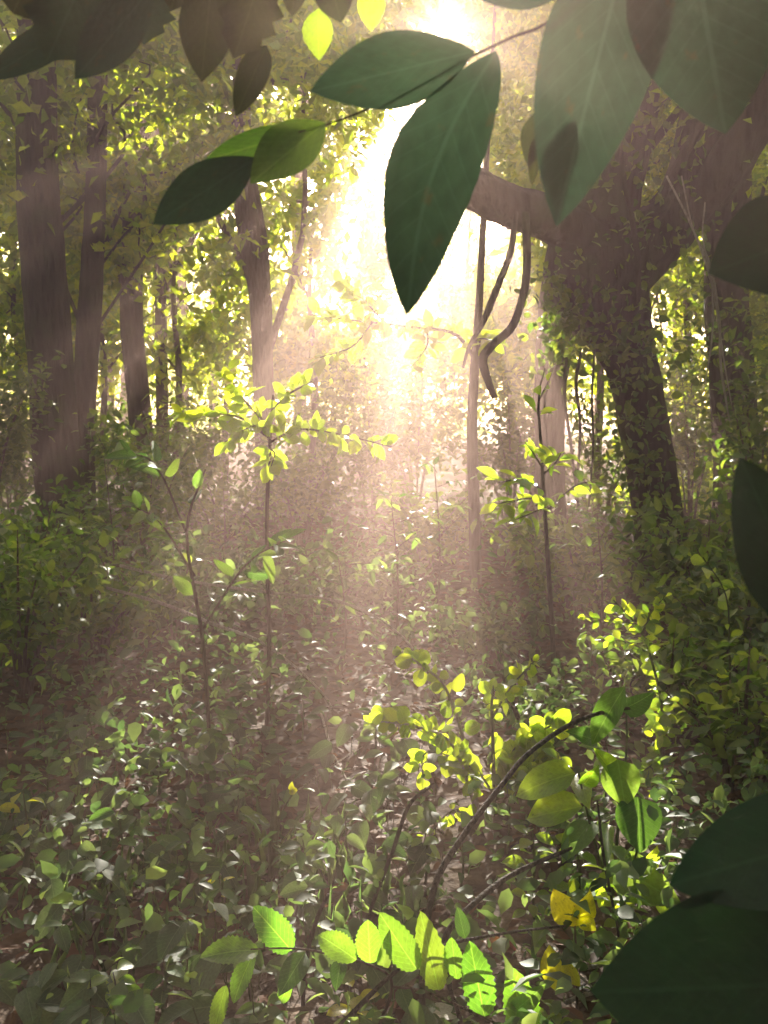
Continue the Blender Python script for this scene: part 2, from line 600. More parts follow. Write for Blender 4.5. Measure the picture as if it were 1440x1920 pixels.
LM = {}
LM['round'] = variants('yellow', 'round', 4, n=6, cols=C3)
LM['spray'] = variants('yellow', 'elliptic', 4, n=6, cols=C3)
LM['lime'] = variants('lime', 'elliptic', 4, n=6, cols=C3)
LM['serrate'] = variants('serrate', 'serrated', 4, n=24, serr=0.10, wave=0.02)
LM['green'] = variants('green', 'ovate', 4, n=7, wave=0.015)
LM['green_heart'] = variants('dull', 'ovate', 4, n=8, wave=0.03)
LM['limeheart'] = variants('lime', 'ovate', 4, n=8, wave=0.03)
LM['autumn'] = variants('autumn', 'elliptic', 3, n=8, wave=0.04)
LM['dead'] = variants('dead', 'elliptic', 3, n=8, wave=0.06)
LM['rust'] = variants('rust', 'elliptic', 3, n=8, wave=0.12)
LM['pale'] = variants('pale', 'elliptic', 3, n=7, wave=0.05)
LM['thick'] = [leaf_mesh('leaf', M['thick'], 'drip', 22, fold=.16, curl=.10, serr=.012, wave=.022, seed=3, bend=.12),
               leaf_mesh('leaf', M['thick'], 'elliptic', 14, fold=.08, curl=-.06, wave=.008, seed=4),
               leaf_mesh('leaf', M['thick'], 'ovate', 14, fold=.12, curl=.10, wave=.012, seed=5)]
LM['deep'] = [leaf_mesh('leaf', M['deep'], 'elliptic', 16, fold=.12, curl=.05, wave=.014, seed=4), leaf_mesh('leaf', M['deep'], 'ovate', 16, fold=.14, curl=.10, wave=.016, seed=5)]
LM['ragged'] = [leaf_mesh('leaf', M['thick'], 'ovate', 11, fold=.2, curl=.1, serr=.26, wave=.03, seed=15), leaf_mesh('leaf', M['olive'], 'ovate', 9, fold=.2, curl=.1, serr=.24, wave=.03, seed=16)]
LM['thick_lit'] = [leaf_mesh('leaf', M['thick_lit'], 'acuminate', 16, fold=.10, curl=.05, wave=.010, seed=3),
                   leaf_mesh('leaf', M['thick_lit'], 'elliptic', 14, fold=.25, curl=.06, wave=.008, seed=4)]
LM['olive'] = [leaf_mesh('leaf', M['olive'], 'ovate', 10, fold=.25, curl=.10, wave=.02, seed=6),
               leaf_mesh('leaf', M['olive'], 'elliptic', 10, fold=.15, curl=.15, wave=.02, seed=7)]


def put_leaf(me, parent, base, tip, width, normal, name='leaf', label=None):
    """a leaf from its base point to its tip; width in metres; normal = the way its face looks"""
    d = tip - base
    ln = d.length
    d = d / ln
    nz = normal - d * normal.dot(d)
    if nz.length < 1e-4:
        nz = d.orthogonal()
    nz.normalize()
    sx = d.cross(nz)
    o = link_mesh(name, me, parent, label)
    p = base - (root_pos(parent) if parent is not None else Vector())
    rot = Matrix((sx, d, nz)).transposed().to_4x4()
    o.matrix_local = Matrix.Translation(p) @ rot @ Matrix.Diagonal((width, ln, (width + ln) / 2, 1))
    return o


def leaf_px(me, parent, b, t, wpx, roll=0.0, label=None, name='leaf'):
    B, T = at(*b), at(*t)
    d = (T - B).normalized()
    mid = (B + T) / 2
    nrm = (CAM - mid).normalized()
    nrm = nrm - d * nrm.dot(d)
    nrm.normalize()
    nrm = Quaternion(d, math.radians(roll)) @ nrm
    Y = mid.y
    return put_leaf(me, parent, B, T, px2m(wpx, Y) / max(0.3, abs(math.cos(math.radians(roll)))), nrm, name, label)


def leafy(parent, path, meshes, n, size, spread=0.9, wr=0.6, t0=0.1, up=0.6, face=0.0, jit=0.35, stalk=0.12):
    """leaves set alternately along a stem; size in metres"""
    sp = spline(path, 8)
    m = len(sp)
    for i in range(n):
        t = t0 + (1 - t0) * (i + random.uniform(0, .6)) / n
        j = min(m - 2, int(t * (m - 1)))
        p = Vector(sp[j][:3])
        tg = (Vector(sp[j + 1][:3]) - p).normalized()
        side = tg.cross(Vector((0, 0, 1)))
        side = side.normalized() if side.length > .15 else Vector((1, 0, 0))
        side = Quaternion(tg, random.uniform(-.9, .9)) @ side
        sgn = 1 if i % 2 else -1
        d = (side * sgn * spread + tg * 0.55 + Vector((random.gauss(0, jit), random.gauss(0, jit), random.gauss(-.12, jit)))).normalized()
        s = size * random.uniform(.5, 1.25)
        nr = Vector((random.gauss(0, .5), random.gauss(0, .5) - face, up + random.gauss(0, .4)))
        b = p + d * s * stalk
        put_leaf(random.choice(meshes), parent, b, b + d * s, s * wr * random.uniform(.85, 1.15), nr)


# ================================================================== the ground
GX, GY0, GY1 = 30.0, -14.0, 46.0
xs = np.concatenate([np.linspace(-GX, -5, 16)[:-1], np.linspace(-5, 5, 81), np.linspace(5, GX, 16)[1:]])
ys = np.concatenate([np.linspace(GY0, 0, 10)[:-1], np.linspace(0, 14, 113), np.linspace(14, GY1, 24)[1:]])
XX, YY = np.meshgrid(xs, ys)
ZZ = ground_z_np(XX, YY) + 0.05 * (vnoise(XX * 3.1, YY * 3.1, 2) - .5) + 0.03 * (vnoise(XX * 9, YY * 9, 4) - .5)
nx_, ny_ = len(xs), len(ys)
gv = np.stack([XX, YY, ZZ], -1).reshape(-1, 3)
gf = [(j * nx_ + i, j * nx_ + i + 1, (j + 1) * nx_ + i + 1, (j + 1) * nx_ + i) for j in range(ny_ - 1) for i in range(nx_ - 1)]
ground = link_mesh('ground', mesh_from('ground', gv, gf, M['soil']), kind='structure')

# fallen leaves nobody could count
n = 26000
lx = rng.uniform(-4.5, 4.5, n) * np.where(rng.uniform(0, 1, n) < .3, 2, 1)
ly = rng.uniform(1.4, 13, n)
P = np.stack([lx, ly, ground_z_np(lx, ly) + rng.uniform(0.0, 0.05, n)], -1)
leaf_cloud('leaf_litter', P, 0.075, M['litter'], tmpl=T_MID, ratio=.5, up=1.6, kind='stuff', label='brown fallen leaves lying all over the forest floor', cat='leaf litter')

# ================================================================== trees
TREES = []


def limb_and_crown(root, base_pts, crown_c, crown_r, n_limb, n_leaf, leaf, mat, limb_mat, clusters=26, r0=0.05, carve=True, tmpl=T_FAR, up=.55):
    """limbs from points along the trunk to cluster centres, leaves round the clusters"""
    cc, cr = np.array(crown_c), np.array(crown_r)
    q = rng.normal(0, 1, (clusters, 3))
    q /= np.linalg.norm(q, axis=1)[:, None]
    q *= rng.uniform(0.35, 1.0, (clusters, 1)) ** 0.6
    C = cc + q * cr
    for i in range(n_limb):
        b = base_pts[i % len(base_pts)]
        e = C[i % clusters]
        m1 = (np.array(b[:3]) * .6 + e * .4) + rng.normal(0, .15, 3) + np.array([0, 0, .15])
        m2 = (np.array(b[:3]) * .25 + e * .75) + rng.normal(0, .15, 3) + np.array([0, 0, .1])
        r = r0 * random.uniform(.6, 1.1)
        tube('limb', [(*b[:3], r), (*m1, r * .7), (*m2, r * .42), (*e, r * .15)], limb_mat, root, sides=6, per=3)
    per = int(n_leaf / clusters)
    pts = []
    for c in C:
        s = rng.uniform(.28, .62) * min(1.0, min(crown_r) / 1.2)
        g = rng.normal(0, 1, (per, 3)) * np.array([s, s, s * .62])
        pts.append(c + g)
    pts = np.concatenate(pts)
    if carve:
        pts = pts[rng.uniform(0, 1, len(pts)) < canopy_keep(pts)]
    pts = pts[pts[:, 2] > 0.2]
    leaf_cloud('crown', pts, leaf, mat, root, tmpl=tmpl, up=up, kind='stuff')


def base_at(px, Y):
    p = at(px, 800, Y)
    return Vector((p.x, Y, ground_z(p.x, Y)))


def tree(name, label, pts, Y, mat, crown=None, extra=(), sides=18, rough=.10, group='tree trunks of the wood'):
    """pts: (px, py, width_px) from the foot upwards; the foot is taken down to the ground"""
    base = base_at(pts[0][0], Y)
    root = thing(name, label, 'tree', base, group)
    path = [(base.x, base.y, base.z - .08, px2m(pts[0][2], Y) / 2 * 1.35), (base.x, base.y, base.z + .10, px2m(pts[0][2], Y) / 2 * 1.12)]
    path += [p for p in pxpath([(a, b, Y, w) for (a, b, w) in pts]) if p[2] > base.z + .25]
    tube('trunk', path, mat, root, sides=sides, per=6, rough=rough)
    TREES.append((root, base))
    for ex in extra:
        tube('limb', pxpath(ex), mat, root, sides=10, per=5, rough=rough)
    if crown:
        tp = [p for p in path if p[2] > 1.8] or path[-2:]
        limb_and_crown(root, tp, **crown)
    return root


def cw(px, py, Y):
    p = at(px, py, Y)
    return (p.x, p.y, p.z)


CAN, CAD = M['canopy'], M['canopy_dark']
tree('dark_tree', 'thick dark trunk at the far left, leaves hanging over its top', [(116, 950, 92), (104, 800, 86), (90, 620, 82), (78, 450, 80), (70, 300, 74), (66, 50, 64), (70, -300, 45)], 9.5, M['bark'],
     dict(crown_c=cw(90, 120, 10.2), crown_r=(1.9, 1.6, 1.5), n_limb=9, r0=.028, n_leaf=2700, leaf=.15, mat=CAD, limb_mat=M['bark'], clusters=30))
tree('dark_tree', 'trunk with a pale peeling streak leaning against the thick far left trunk', [(158, 930, 42), (158, 800, 42), (164, 640, 44), (172, 520, 42), (178, 400, 38), (182, 200, 34), (186, -200, 24)], 9.9, M['bark'],
     dict(crown_c=cw(250, 250, 10.2), crown_r=(1.3, 1.3, 1.2), n_limb=8, r0=.025, n_leaf=2400, leaf=.15, mat=CAN, limb_mat=M['bark'], clusters=26))
tree('slender_tree', 'straight dark trunk third from the left, ending in leaves below the hanging leaf tip', [(272, 900, 42), (262, 760, 42), (246, 600, 42), (250, 430, 40), (255, 200, 36), (250, -200, 26)], 12, M['bark'],
     dict(crown_c=cw(180, 60, 12), crown_r=(1.7, 1.5, 1.3), n_limb=7, n_leaf=2200, leaf=.16, mat=CAD, limb_mat=M['bark'], clusters=24))
tree('slender_tree', 'very straight pole-thin trunk just right of the third left trunk', [(306, 880, 24), (304, 740, 23), (301, 560, 22), (300, 430, 21), (303, 150, 18), (306, -200, 14)], 13, M['bark'],
     dict(crown_c=cw(370, 120, 13.5), crown_r=(1.6, 1.5, 1.3), n_limb=7, n_leaf=2400, leaf=.15, mat=CAN, limb_mat=M['bark'], clusters=24))
tree('bent_tree', 'hazy bowed trunk left of the sun glow, above the bright leaf spray', [(498, 960, 40), (496, 800, 40), (493, 690, 38), (488, 560, 42), (468, 440, 42), (455, 330, 38), (452, 150, 32), (470, -150, 24)], 11, M['bark_pale'],
     dict(crown_c=cw(470, 110, 11.5), crown_r=(1.7, 1.5, 1.3), n_limb=8, n_leaf=3000, leaf=.15, mat=CAN, limb_mat=M['bark_pale'], clusters=24))
tree('slender_tree', 'faint thin distant trunk between the pole-thin trunk and the bowed trunk', [(398, 860, 15), (398, 690, 14), (402, 500, 13), (398, 300, 12), (396, 0, 9)], 19, M['bark_pale'],
     dict(crown_c=cw(420, 300, 19), crown_r=(2.0, 1.8, 2.2), n_limb=6, n_leaf=4500, leaf=.12, mat=CAN, limb_mat=M['bark_pale'], clusters=22))
tree('slender_tree', 'thin dark distant trunk in the gap right of the peeling trunk', [(208, 860, 16), (207, 690, 14), (206, 520, 14), (207, 300, 12), (206, 0, 9)], 16, M['bark'],
     dict(crown_c=cw(150, 420, 17), crown_r=(1.8, 1.8, 1.8), n_limb=6, n_leaf=4500, leaf=.12, mat=CAD, limb_mat=M['bark'], clusters=22))
tree('slender_tree', 'pale distant trunk almost lost in the sun glow near the middle', [(692, 880, 22), (694, 650, 20), (690, 480, 19), (698, 300, 17), (690, -50, 12)], 22, M['bark_pale'],
     dict(crown_c=cw(600, 260, 22), crown_r=(2.6, 2.0, 2.6), n_limb=6, n_leaf=5500, leaf=.13, mat=CAN, limb_mat=M['bark_pale'], clusters=26))
tree('slender_tree', 'hazy trunk behind the left side of the great forked tree', [(1036, 1080, 58), (1030, 900, 56), (1032, 740, 58), (1046, 600, 76), (1072, 470, 92), (1105, 330, 90), (1130, 100, 80), (1150, -200, 60)], 9.2, M['bark'],
     dict(crown_c=cw(1210, 170, 10), crown_r=(1.5, 1.4, 1.4), n_limb=6, n_leaf=9000, leaf=.10, mat=CAN, limb_mat=M['bark'], clusters=24))
forked = tree('forked_tree', 'great forked tree right of centre with its leaning lower trunk in shade', [(1250, 1110, 112), (1236, 1000, 96), (1208, 800, 92), (1182, 680, 100), (1140, 580, 150), (1118, 490, 180), (1128, 395, 132), (1168, 230, 108), (1194, 90, 98), (1205, -80, 90), (1215, -500, 60)],
              7.3, M['bark'], dict(crown_c=cw(1330, -60, 7.6), crown_r=(1.8, 1.5, 1.2), n_limb=6, n_leaf=6500, leaf=.09, mat=CAD, limb_mat=M['bark'], clusters=26),
              extra=[[(1140, 545, 7.25, 120), (1225, 450, 7.2, 118), (1285, 370, 7.2, 104), (1325, 240, 7.2, 108), (1345, 100, 7.2, 110), (1360, -120, 7.2, 96), (1380, -500, 7.2, 60)],
                     [(1300, 400, 7.15, 70), (1360, 320, 7.0, 84), (1430, 200, 6.9, 84), (1530, 40, 6.8, 76), (1650, -160, 6.7, 50)],
                     [(1120, 460, 7.2, 90), (1040, 415, 7.0, 84), (950, 385, 6.9, 76), (880, 345, 6.9, 74), (828, 300, 6.9, 44), (800, 268, 6.9, 14)]])
q = []
for (a, b, w, n) in [((1118, 500), (1182, 690), 90, 500), ((1050, 520), (1040, 690), 50, 300), ((1130, 470), (1250, 430), 70, 350), ((1180, 690), (1236, 990), 46, 260), ((1290, 380), (1330, 200), 55, 220), ((1128, 400), (1180, 200), 60, 160)]:
    t = rng.uniform(0, 1, n)
    for k in range(n):
        p = at(a[0] + (b[0] - a[0]) * t[k] + rng.normal(0, .6) * w, a[1] + (b[1] - a[1]) * t[k] + rng.normal(0, 18), 7.15 - rng.uniform(0, .18))
        q.append(tuple(p))
leaf_cloud('ivy', q, .075, M['shrub'], forked, tmpl=T_MID, ratio=.7, up=.2, kind='stuff')
tree('dark_tree', 'dark upright trunk at the right edge behind pale hanging strands', [(1385, 1080, 84), (1380, 900, 84), (1372, 700, 82), (1362, 520, 78), (1370, 300, 70), (1380, -100, 56)], 9.0, M['bark'],
     dict(crown_c=cw(1400, 300, 9.6), crown_r=(1.2, 1.3, 1.8), n_limb=6, n_leaf=6500, leaf=.09, mat=CAD, limb_mat=M['bark'], clusters=26))

# trees further back and to the sides whose crowns close the canopy
far = [(-40, 14, 'leafy tree with a pale trunk cut by the left edge of the picture', CAD, (2.4, 2.0, 2.6), 420), (340, 17, 'distant leafy tree behind the pole-thin trunk on the left', CAN, (2.2, 1.8, 2.2), 330),
       (560, 16, 'distant leafy tree just right of the bowed trunk, drowned in glow', CAN, (1.8, 1.6, 2.0), 360), (960, 19, 'distant leafy tree seen under the broken limb of the forked tree', CAN, (2.2, 1.8, 2.4), 430),
       (1270, 15, 'distant leafy tree seen through the fork of the great tree', CAN, (1.8, 1.6, 2.2), 330), (1430, 18, 'distant leafy tree beyond the dark trunk at the right edge', CAD, (2.6, 2.0, 3.0), 420),
       (780, 24, 'farthest leafy tree straight under the sun', CAN, (2.8, 2.0, 2.6), 380), (1120, 25, 'far leafy tree hidden behind the forked tree', CAN, (2.8, 2.0, 3.0), 380), (230, 24, 'far leafy tree deep in the wood on the left', CAN, (3.0, 2.0, 3.0), 380)]
for (px, Y, lab, mt, cr, cpy) in far:
    w = 0.22 * FPX / Y
    tree('leafy_tree', lab, [(px, 860, w), (px + 4, 650, w * .9), (px - 3, 420, w * .8), (px + 6, 100, w * .6), (px, -250, w * .4)], Y, M['bark_pale'],
         dict(crown_c=cw(px, cpy, Y), crown_r=cr, n_limb=7, n_leaf=3200, leaf=.125, mat=mt, limb_mat=M['bark_pale'], clusters=40), group='leafy trees further back', sides=10)

for (px, Y, cpy, cr, lab) in [(330, 12.5, 540, (1.2, .8, 1.3), 'young tree full of glowing leaves between the left trunks'), (420, 14, 520, (1.4, .9, 1.7), 'young glowing tree just left of the bowed trunk'), (585, 12.8, 520, (1.0, .8, 1.5), 'young glowing tree just right of the bowed trunk'),
                              (680, 15, 600, (1.2, .9, 1.2), 'young pale glowing tree low in the middle of the glow'), (1000, 12.5, 540, (1.0, .8, 1.4), 'young glowing tree behind the crooked dangling vine'), (1290, 11.5, 700, (.6, .8, 1.7), 'young speckled tree right of the leaning lower trunk'),
                              (1400, 12.5, 560, (.8, .8, 1.6), 'young dim tree at the right edge behind the pale strands'), (30, 12.5, 560, (.8, .8, 1.6), 'young dim tree left of the thick far left trunk'), (190, 12.8, 470, (1.1, .8, 1.6), 'young tree with glowing leaf tips behind the peeling trunk'), (1120, 11.2, 420, (1.3, .9, 1.6), 'young tree hidden behind the fork of the great tree'), (880, 14.5, 640, (1.0, .8, .9), 'young pale tree low behind the hazy grey pole trunk')]:
    w = .09 * FPX / Y
    tree('young_tree', lab, [(px, 860, w), (px + 6, 700, w * .9), (px - 5, 560, w * .7), (px + 3, 380, w * .4)], Y, M['bark_pale'],
         dict(crown_c=cw(px, cpy, Y), crown_r=cr, n_limb=6, n_leaf=2900, leaf=.155, mat=CAN, limb_mat=M['bark_pale'], clusters=24, r0=.02, up=.2), group='young trees lit from behind', sides=8)

# the sunlit wood edge far behind, one mass of leaves, with low thicket in front of it
n = 70000
ex = rng.uniform(-17, 17, n)
ey = rng.uniform(26, 34, n)
ez = rng.uniform(0, 1, n) ** 1.1 * 6.2
keep = vnoise(ex * .9 + 5, ez * .9, 8) + rng.uniform(-.25, .25, n) > .30
P = np.stack([ex, ey, ez], -1)[keep]
P = P[rng.uniform(0, 1, len(P)) < canopy_keep(P)]
leaf_cloud('distant_woodland', P, .20, M['canopy'], up=.4, kind='stuff', label='far sunlit mass of yellow-green leaves closing the view behind the trunks', cat='woodland')

# leaf clumps of the same trees filling the upper canopy, so that the air below lies in shade except under the openings
n = 850
cu, cv, cy = rng.uniform(-6, 6, n), rng.uniform(-2.5, .8, n), rng.uniform(10.5, 17.5, n)
cz = 1.5 + (cv + math.sin(SUN_EL) * cy) / math.cos(SUN_EL)
cx = cu + math.tan(SUN_AZ) * cy
C = np.stack([cx, cy, cz], -1)
P = (C[:, None, :] + rng.normal(0, 1, (n, 66, 3)) * np.array([.34, .34, .2])).reshape(-1, 3)
P = P[rng.uniform(0, 1, len(P)) < canopy_keep(P)]
B = np.array([(b.x, b.y) for (_, b) in TREES])
own = np.argmin((P[:, None, 0] - B[None, :, 0]) ** 2 + (P[:, None, 1] - B[None, :, 1]) ** 2, axis=1)
for i, (r_, b_) in enumerate(TREES):
    q = P[own == i]
    if len(q):
        leaf_cloud('crown', q, .165, CAN, r_, up=.4, kind='stuff')

# the same wood goes on to both sides of the viewpoint and behind it
n = 64000
side = rng.integers(0, 4, n)
wx = np.where(side == 0, rng.uniform(-16, -7.5, n), np.where(side == 1, rng.uniform(7.5, 16, n), rng.uniform(-15, 15, n)))
wy = np.where(side < 2, rng.uniform(-8, 20, n), rng.uniform(-12.5, -6, n))
wz = rng.uniform(0, 1, n) * 10.5
P = np.stack([wx, wy, wz], -1)
leaf_cloud('surrounding_woodland', P, .34, M['canopy_dark'], up=.4, kind='stuff', label='dim leafy wood closing in at both sides of the clearing', cat='woodland')

# ================================================================== overhead: the tree that stands beside the viewpoint
near = thing('overhanging_tree', 'large dark leaves hanging into the top of the picture from an overhead branch', 'tree', (1.9, -0.6, ground_z(1.9, -.6)))
tube('trunk', [(1.9, -.6, -.1, .19), (1.88, -.58, .4, .15), (1.84, -.5, 1.6, .135), (1.75, -.4, 3.2, .12), (1.7, -.3, 5.0, .09), (1.6, -.2, 7.0, .05)], M['bark'], near, sides=14, per=6, rough=.06)
p1 = at(1330, -260, .85)
tube('limb', [(1.83, -.5, 1.9, .045), (1.4, .1, 2.25, .034), (.8, .65, 2.32, .026), (.45, .83, 2.15, .018), (.2, .88, 2.02, .010), tuple(at(880, -60, .88)) + (.004,), tuple(at(700, -70, .9)) + (.003,), tuple(at(330, -90, .95)) + (.003,), tuple(at(-60, -70, 1.0)) + (.002,)],
     M['twig'], near, sides=8, per=6)
tube('twig', pxpath([(1130, -110, .87, 9), (1040, 30, .87, 6), (960, 70, .865, 6), (900, 98, .86, 5), (800, 150, .88, 4), (700, 200, .9, 4), (612, 234, .91, 4), (560, 248, .9, 3)]), M['twig'], near, sides=6)
K = LM['thick']
leaf_px(K[1], near, (890, 96, .86), (576, 176, .80), 128, 10)
leaf_px(K[0], near, (930, 98, .86), (765, 566, .77), 305, 8)
leaf_px(LM['thick_lit'][1], near, (610, 230, .91), (470, 340, .88), 92, 20)
leaf_px(LM['thick_lit'][1], near, (580, 240, .92), (385, 305, .92), 74, -30)
leaf_px(K[1], near, (480, 296, .90), (286, 424, .86), 96, 12)
leaf_px(K[2], near, (1175, -95, .80), (1043, 402, .74), 262, 6)
leaf_px(K[2], near, (1290, -150, .74), (1362, 244, .74), 330, -6)
leaf_px(K[1], near, (1090, -50, .9), (868, -12, .88), 90, 20)
leaf_px(LM['olive'][1], near, (1030, 190, .95), (985, 310, .95), 52, 35)
leaf_px(LM['olive'][0], near, (1015, 250, .95), (995, 345, .95), 34, 20)
for (b, t, w, k, ro) in [((185, 20), (-30, 150), 62, 'thick', 0), ((165, -60), (85, 118), 165, 'ragged', 5), ((290, -30), (143, 148), 92, 'thick', 10), ((265, -60), (272, 84), 135, 'ragged', -8), ((60, -50), (20, 30), 110, 'olive', 5),
                         ((400, -60), (376, 152), 98, 'olive', 5), ((490, -50), (440, 112), 120, 'ragged1', -10), ((500, 85), (440, 218), 70, 'olive', 10), ((610, -70), (640, 44), 70, 'olive', 0), ((345, -70), (318, 20), 80, 'olive', 15), ((560, -80), (545, 30), 70, 'olive', 15)]:
    Y = .93 + random.uniform(-.05, .08)
    leaf_px(random.choice(LM[k]) if k == 'olive' else LM['ragged'][0] if k == 'ragged' else LM['ragged'][1] if k == 'ragged1' else random.choice(K[1:]), near, (*b, Y), (*t, Y + .02), w, ro)
for (b, t, w) in [((598, 15), (594, 104), 56), ((700, -30), (694, 54), 50), ((205, -20), (196, 46), 24), ((470, 10), (500, 50), 20), ((622, -30), (618, 20), 34)]:
    leaf_px(random.choice(LM['lime']), near, (*b, 1.02), (*t, 1.02), w, 10)
# its crown overhead keeps the floor of the wood in shade
oc = []
for i in range(170):
    c = np.array([rng.uniform(-7.5, 7.5), rng.uniform(-7, 10.5), 0])
    c[2] = max(5.2, 3.6 + .42 * c[1]) + rng.uniform(0, 2.6)
    oc.append(c + rng.normal(0, 1, (250, 3)) * np.array([.8, .8, .3]))
oc = np.concatenate(oc)
oc = oc[(oc - nC) @ nLV > .45]
leaf_cloud('crown', oc, .17, M['canopy_dark'], near, up=1.0, kind='stuff')
for i in range(10):
    e = (rng.uniform(-5, 5), rng.uniform(-4, 6), rng.uniform(5.5, 7.5))
    tube('limb', [(1.72, -.35, 3.4 + i * .25, .06), ((e[0] + 1.7) / 2, e[1] / 2, 5.2 + i * .1, .04), (*e, .012)], M['bark'], near, sides=6, per=5)

# sapling close by at the right edge
sap = thing('sapling', 'big dark green leaves reaching in from the right edge of the picture', 'sapling', (at(1560, 900, .72).x, .72, 0))
bx = at(1560, 900, .72).x
tube('stem', [(bx + .03, .74, -.05, .011), (bx + .01, .73, .5, .010), (bx - .0, .72, 1.0, .008), (bx + .02, .75, 1.5, .006), (bx + .03, .8, 1.95, .003)], M['cane'], sap, sides=8)
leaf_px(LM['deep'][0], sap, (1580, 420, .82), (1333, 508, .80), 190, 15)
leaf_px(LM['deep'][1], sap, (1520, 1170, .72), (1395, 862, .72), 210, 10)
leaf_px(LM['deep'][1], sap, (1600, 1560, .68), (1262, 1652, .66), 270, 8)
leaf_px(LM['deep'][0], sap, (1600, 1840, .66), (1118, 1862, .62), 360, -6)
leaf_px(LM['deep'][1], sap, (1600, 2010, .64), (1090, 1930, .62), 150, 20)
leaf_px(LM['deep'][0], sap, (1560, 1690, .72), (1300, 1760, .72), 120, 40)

# ================================================================== the undergrowth behind: shrubs
def shrub(name, label, px, Y, h, r, nleaf, leaf, mat, stems=7, group='shrubs of the undergrowth', tmpl=T_MID, up=.7, ratio=.55):
    b = base_at(px, Y)
    root = thing(name, label, 'shrub', b, group)
    paths, tips = [], []
    for i in range(stems):
        a = random.uniform(0, 6.28)
        rr = r * random.uniform(.25, 1)
        hh = h * random.uniform(.55, 1.05)
        e = (b.x + math.cos(a) * rr, b.y + math.sin(a) * rr * .8, b.z + hh)
        m = (b.x + math.cos(a) * rr * .35, b.y + math.sin(a) * rr * .3, b.z + hh * .55)
        paths.append([(b.x + math.cos(a) * .03, b.y + math.sin(a) * .03, b.z - .03, .012), (*m, .008), (*e, .002)])
        tips.append((m, e))
    for p in paths:
        tube('stem', p, M['twig'], root, sides=5, per=4)
    per = nleaf // stems
    P = []
    for (m, e) in tips:
        t = rng.uniform(-.3, 1.05, per)[:, None]
        P.append(np.array(m) * (1 - t) + np.array(e) * t + rng.normal(0, 1, (per, 3)) * np.array([.16, .16, .10]) * max(.6, r))
    P = np.concatenate(P)
    P = P[P[:, 2] > ground_z_np(P[:, 0], P[:, 1]) + .03]
    leaf_cloud('foliage', P, leaf, mat, root, tmpl=tmpl, up=up, ratio=ratio, kind='stuff')
    return root


SH, HB = M['shrub'], M['herb']
shrubs = [(60, 6.5, 1.0, .8, 900, .075, SH, 'dark bush at the foot of the thick far left trunk'), (270, 7.5, 1.25, .8, 1100, .085, SH, 'drooping bush below the pole-thin trunk on the left'),
          (20, 4.6, .85, .6, 800, .07, SH, 'dark green bush against the left edge at mid height'), (160, 5.2, .7, .6, 800, .075, SH, 'rounded low bush a little in from the left edge'),
          (420, 8.5, 1.1, .7, 900, .08, SH, 'hazy bush behind the bright leaf spray'), (560, 9.5, 1.25, .9, 1300, .085, SH, 'low hazy bush under the bowed trunk'),
          (700, 10.5, 1.75, 1.0, 1500, .09, SH, 'hazy thicket bush in the middle of the glow'), (800, 8.0, .7, .7, 900, .08, SH, 'glinting low bush left of the hazy grey pole trunk'),
          (780, 12.5, 2.2, 1.2, 1800, .10, SH, 'pale hazy bush far back in the middle'), (960, 10.5, 1.8, .9, 1400, .09, SH, 'hazy bush behind the thin upright sapling'),
          (1130, 10.5, 1.5, .9, 1100, .09, SH, 'sunlit bush seen under the arch of the forked tree'), (1300, 10.5, 1.9, .8, 1200, .09, SH, 'speckled sunlit bush between the forked tree and the dark right trunk'),
          (1090, 6.4, .75, .7, 900, .08, SH, 'shaded bush left of the forked tree foot'), (1330, 5.6, 1.0, .55, 1000, .08, SH, 'deep green bush right of the forked tree foot'),
          (1410, 4.8, .95, .55, 900, .08, SH, 'dark bush against the right edge at mid height'), (1270, 4.4, .55, .5, 700, .07, SH, 'dark low bush below the pale-speckled hanging vine'),
          (1420, 3.6, .6, .4, 600, .065, SH, 'dark bush low on the right edge above the big leaf'), (640, 6.6, .45, .8, 700, .075, HB, 'low pale green patch bush in the centre of the floor'),
          (480, 6.2, .5, .7, 700, .08, HB, 'soft pale bush under the bright leaf spray'), (330, 5.6, .55, .6, 700, .075, HB, 'soft bush left of the dry leaning stems'),
          (950, 5.6, .4, .6, 600, .07, HB, 'low pale bush behind the yellow leaved bush'), (1000, 3.9, .42, .42, 500, .05, HB, 'small leaved bush beneath the yellow leaved bush'),
          (10, 11.0, 1.5, 1.0, 1300, .10, SH, 'bush behind the thick far left trunk, cut by the left edge'), (150, 12.5, 1.5, 1.0, 1300, .10, SH, 'bush filling the gap at the foot of the peeling trunk'), (260, 13.5, 1.6, 1.0, 1300, .10, SH, 'bush behind the foot of the third left trunk'),
          (1440, 7.5, 2.3, .8, 1300, .09, SH, 'tall leafy bush behind the right edge'), (-30, 9.0, 2.6, .9, 1500, .09, SH, 'tall leafy bush behind the left edge'),
          (360, 10.5, 1.7, .9, 1200, .09, SH, 'sunlit tall bush behind the left trunks'), (610, 13.5, 1.9, 1.2, 1300, .10, SH, 'sunlit far bush just right of the bowed trunk')]
for (px, Y, h, r, nl, lf, mt, lab) in shrubs:
    shrub('shrub', lab, px, Y, h, r, nl, lf, mt, stems=8)

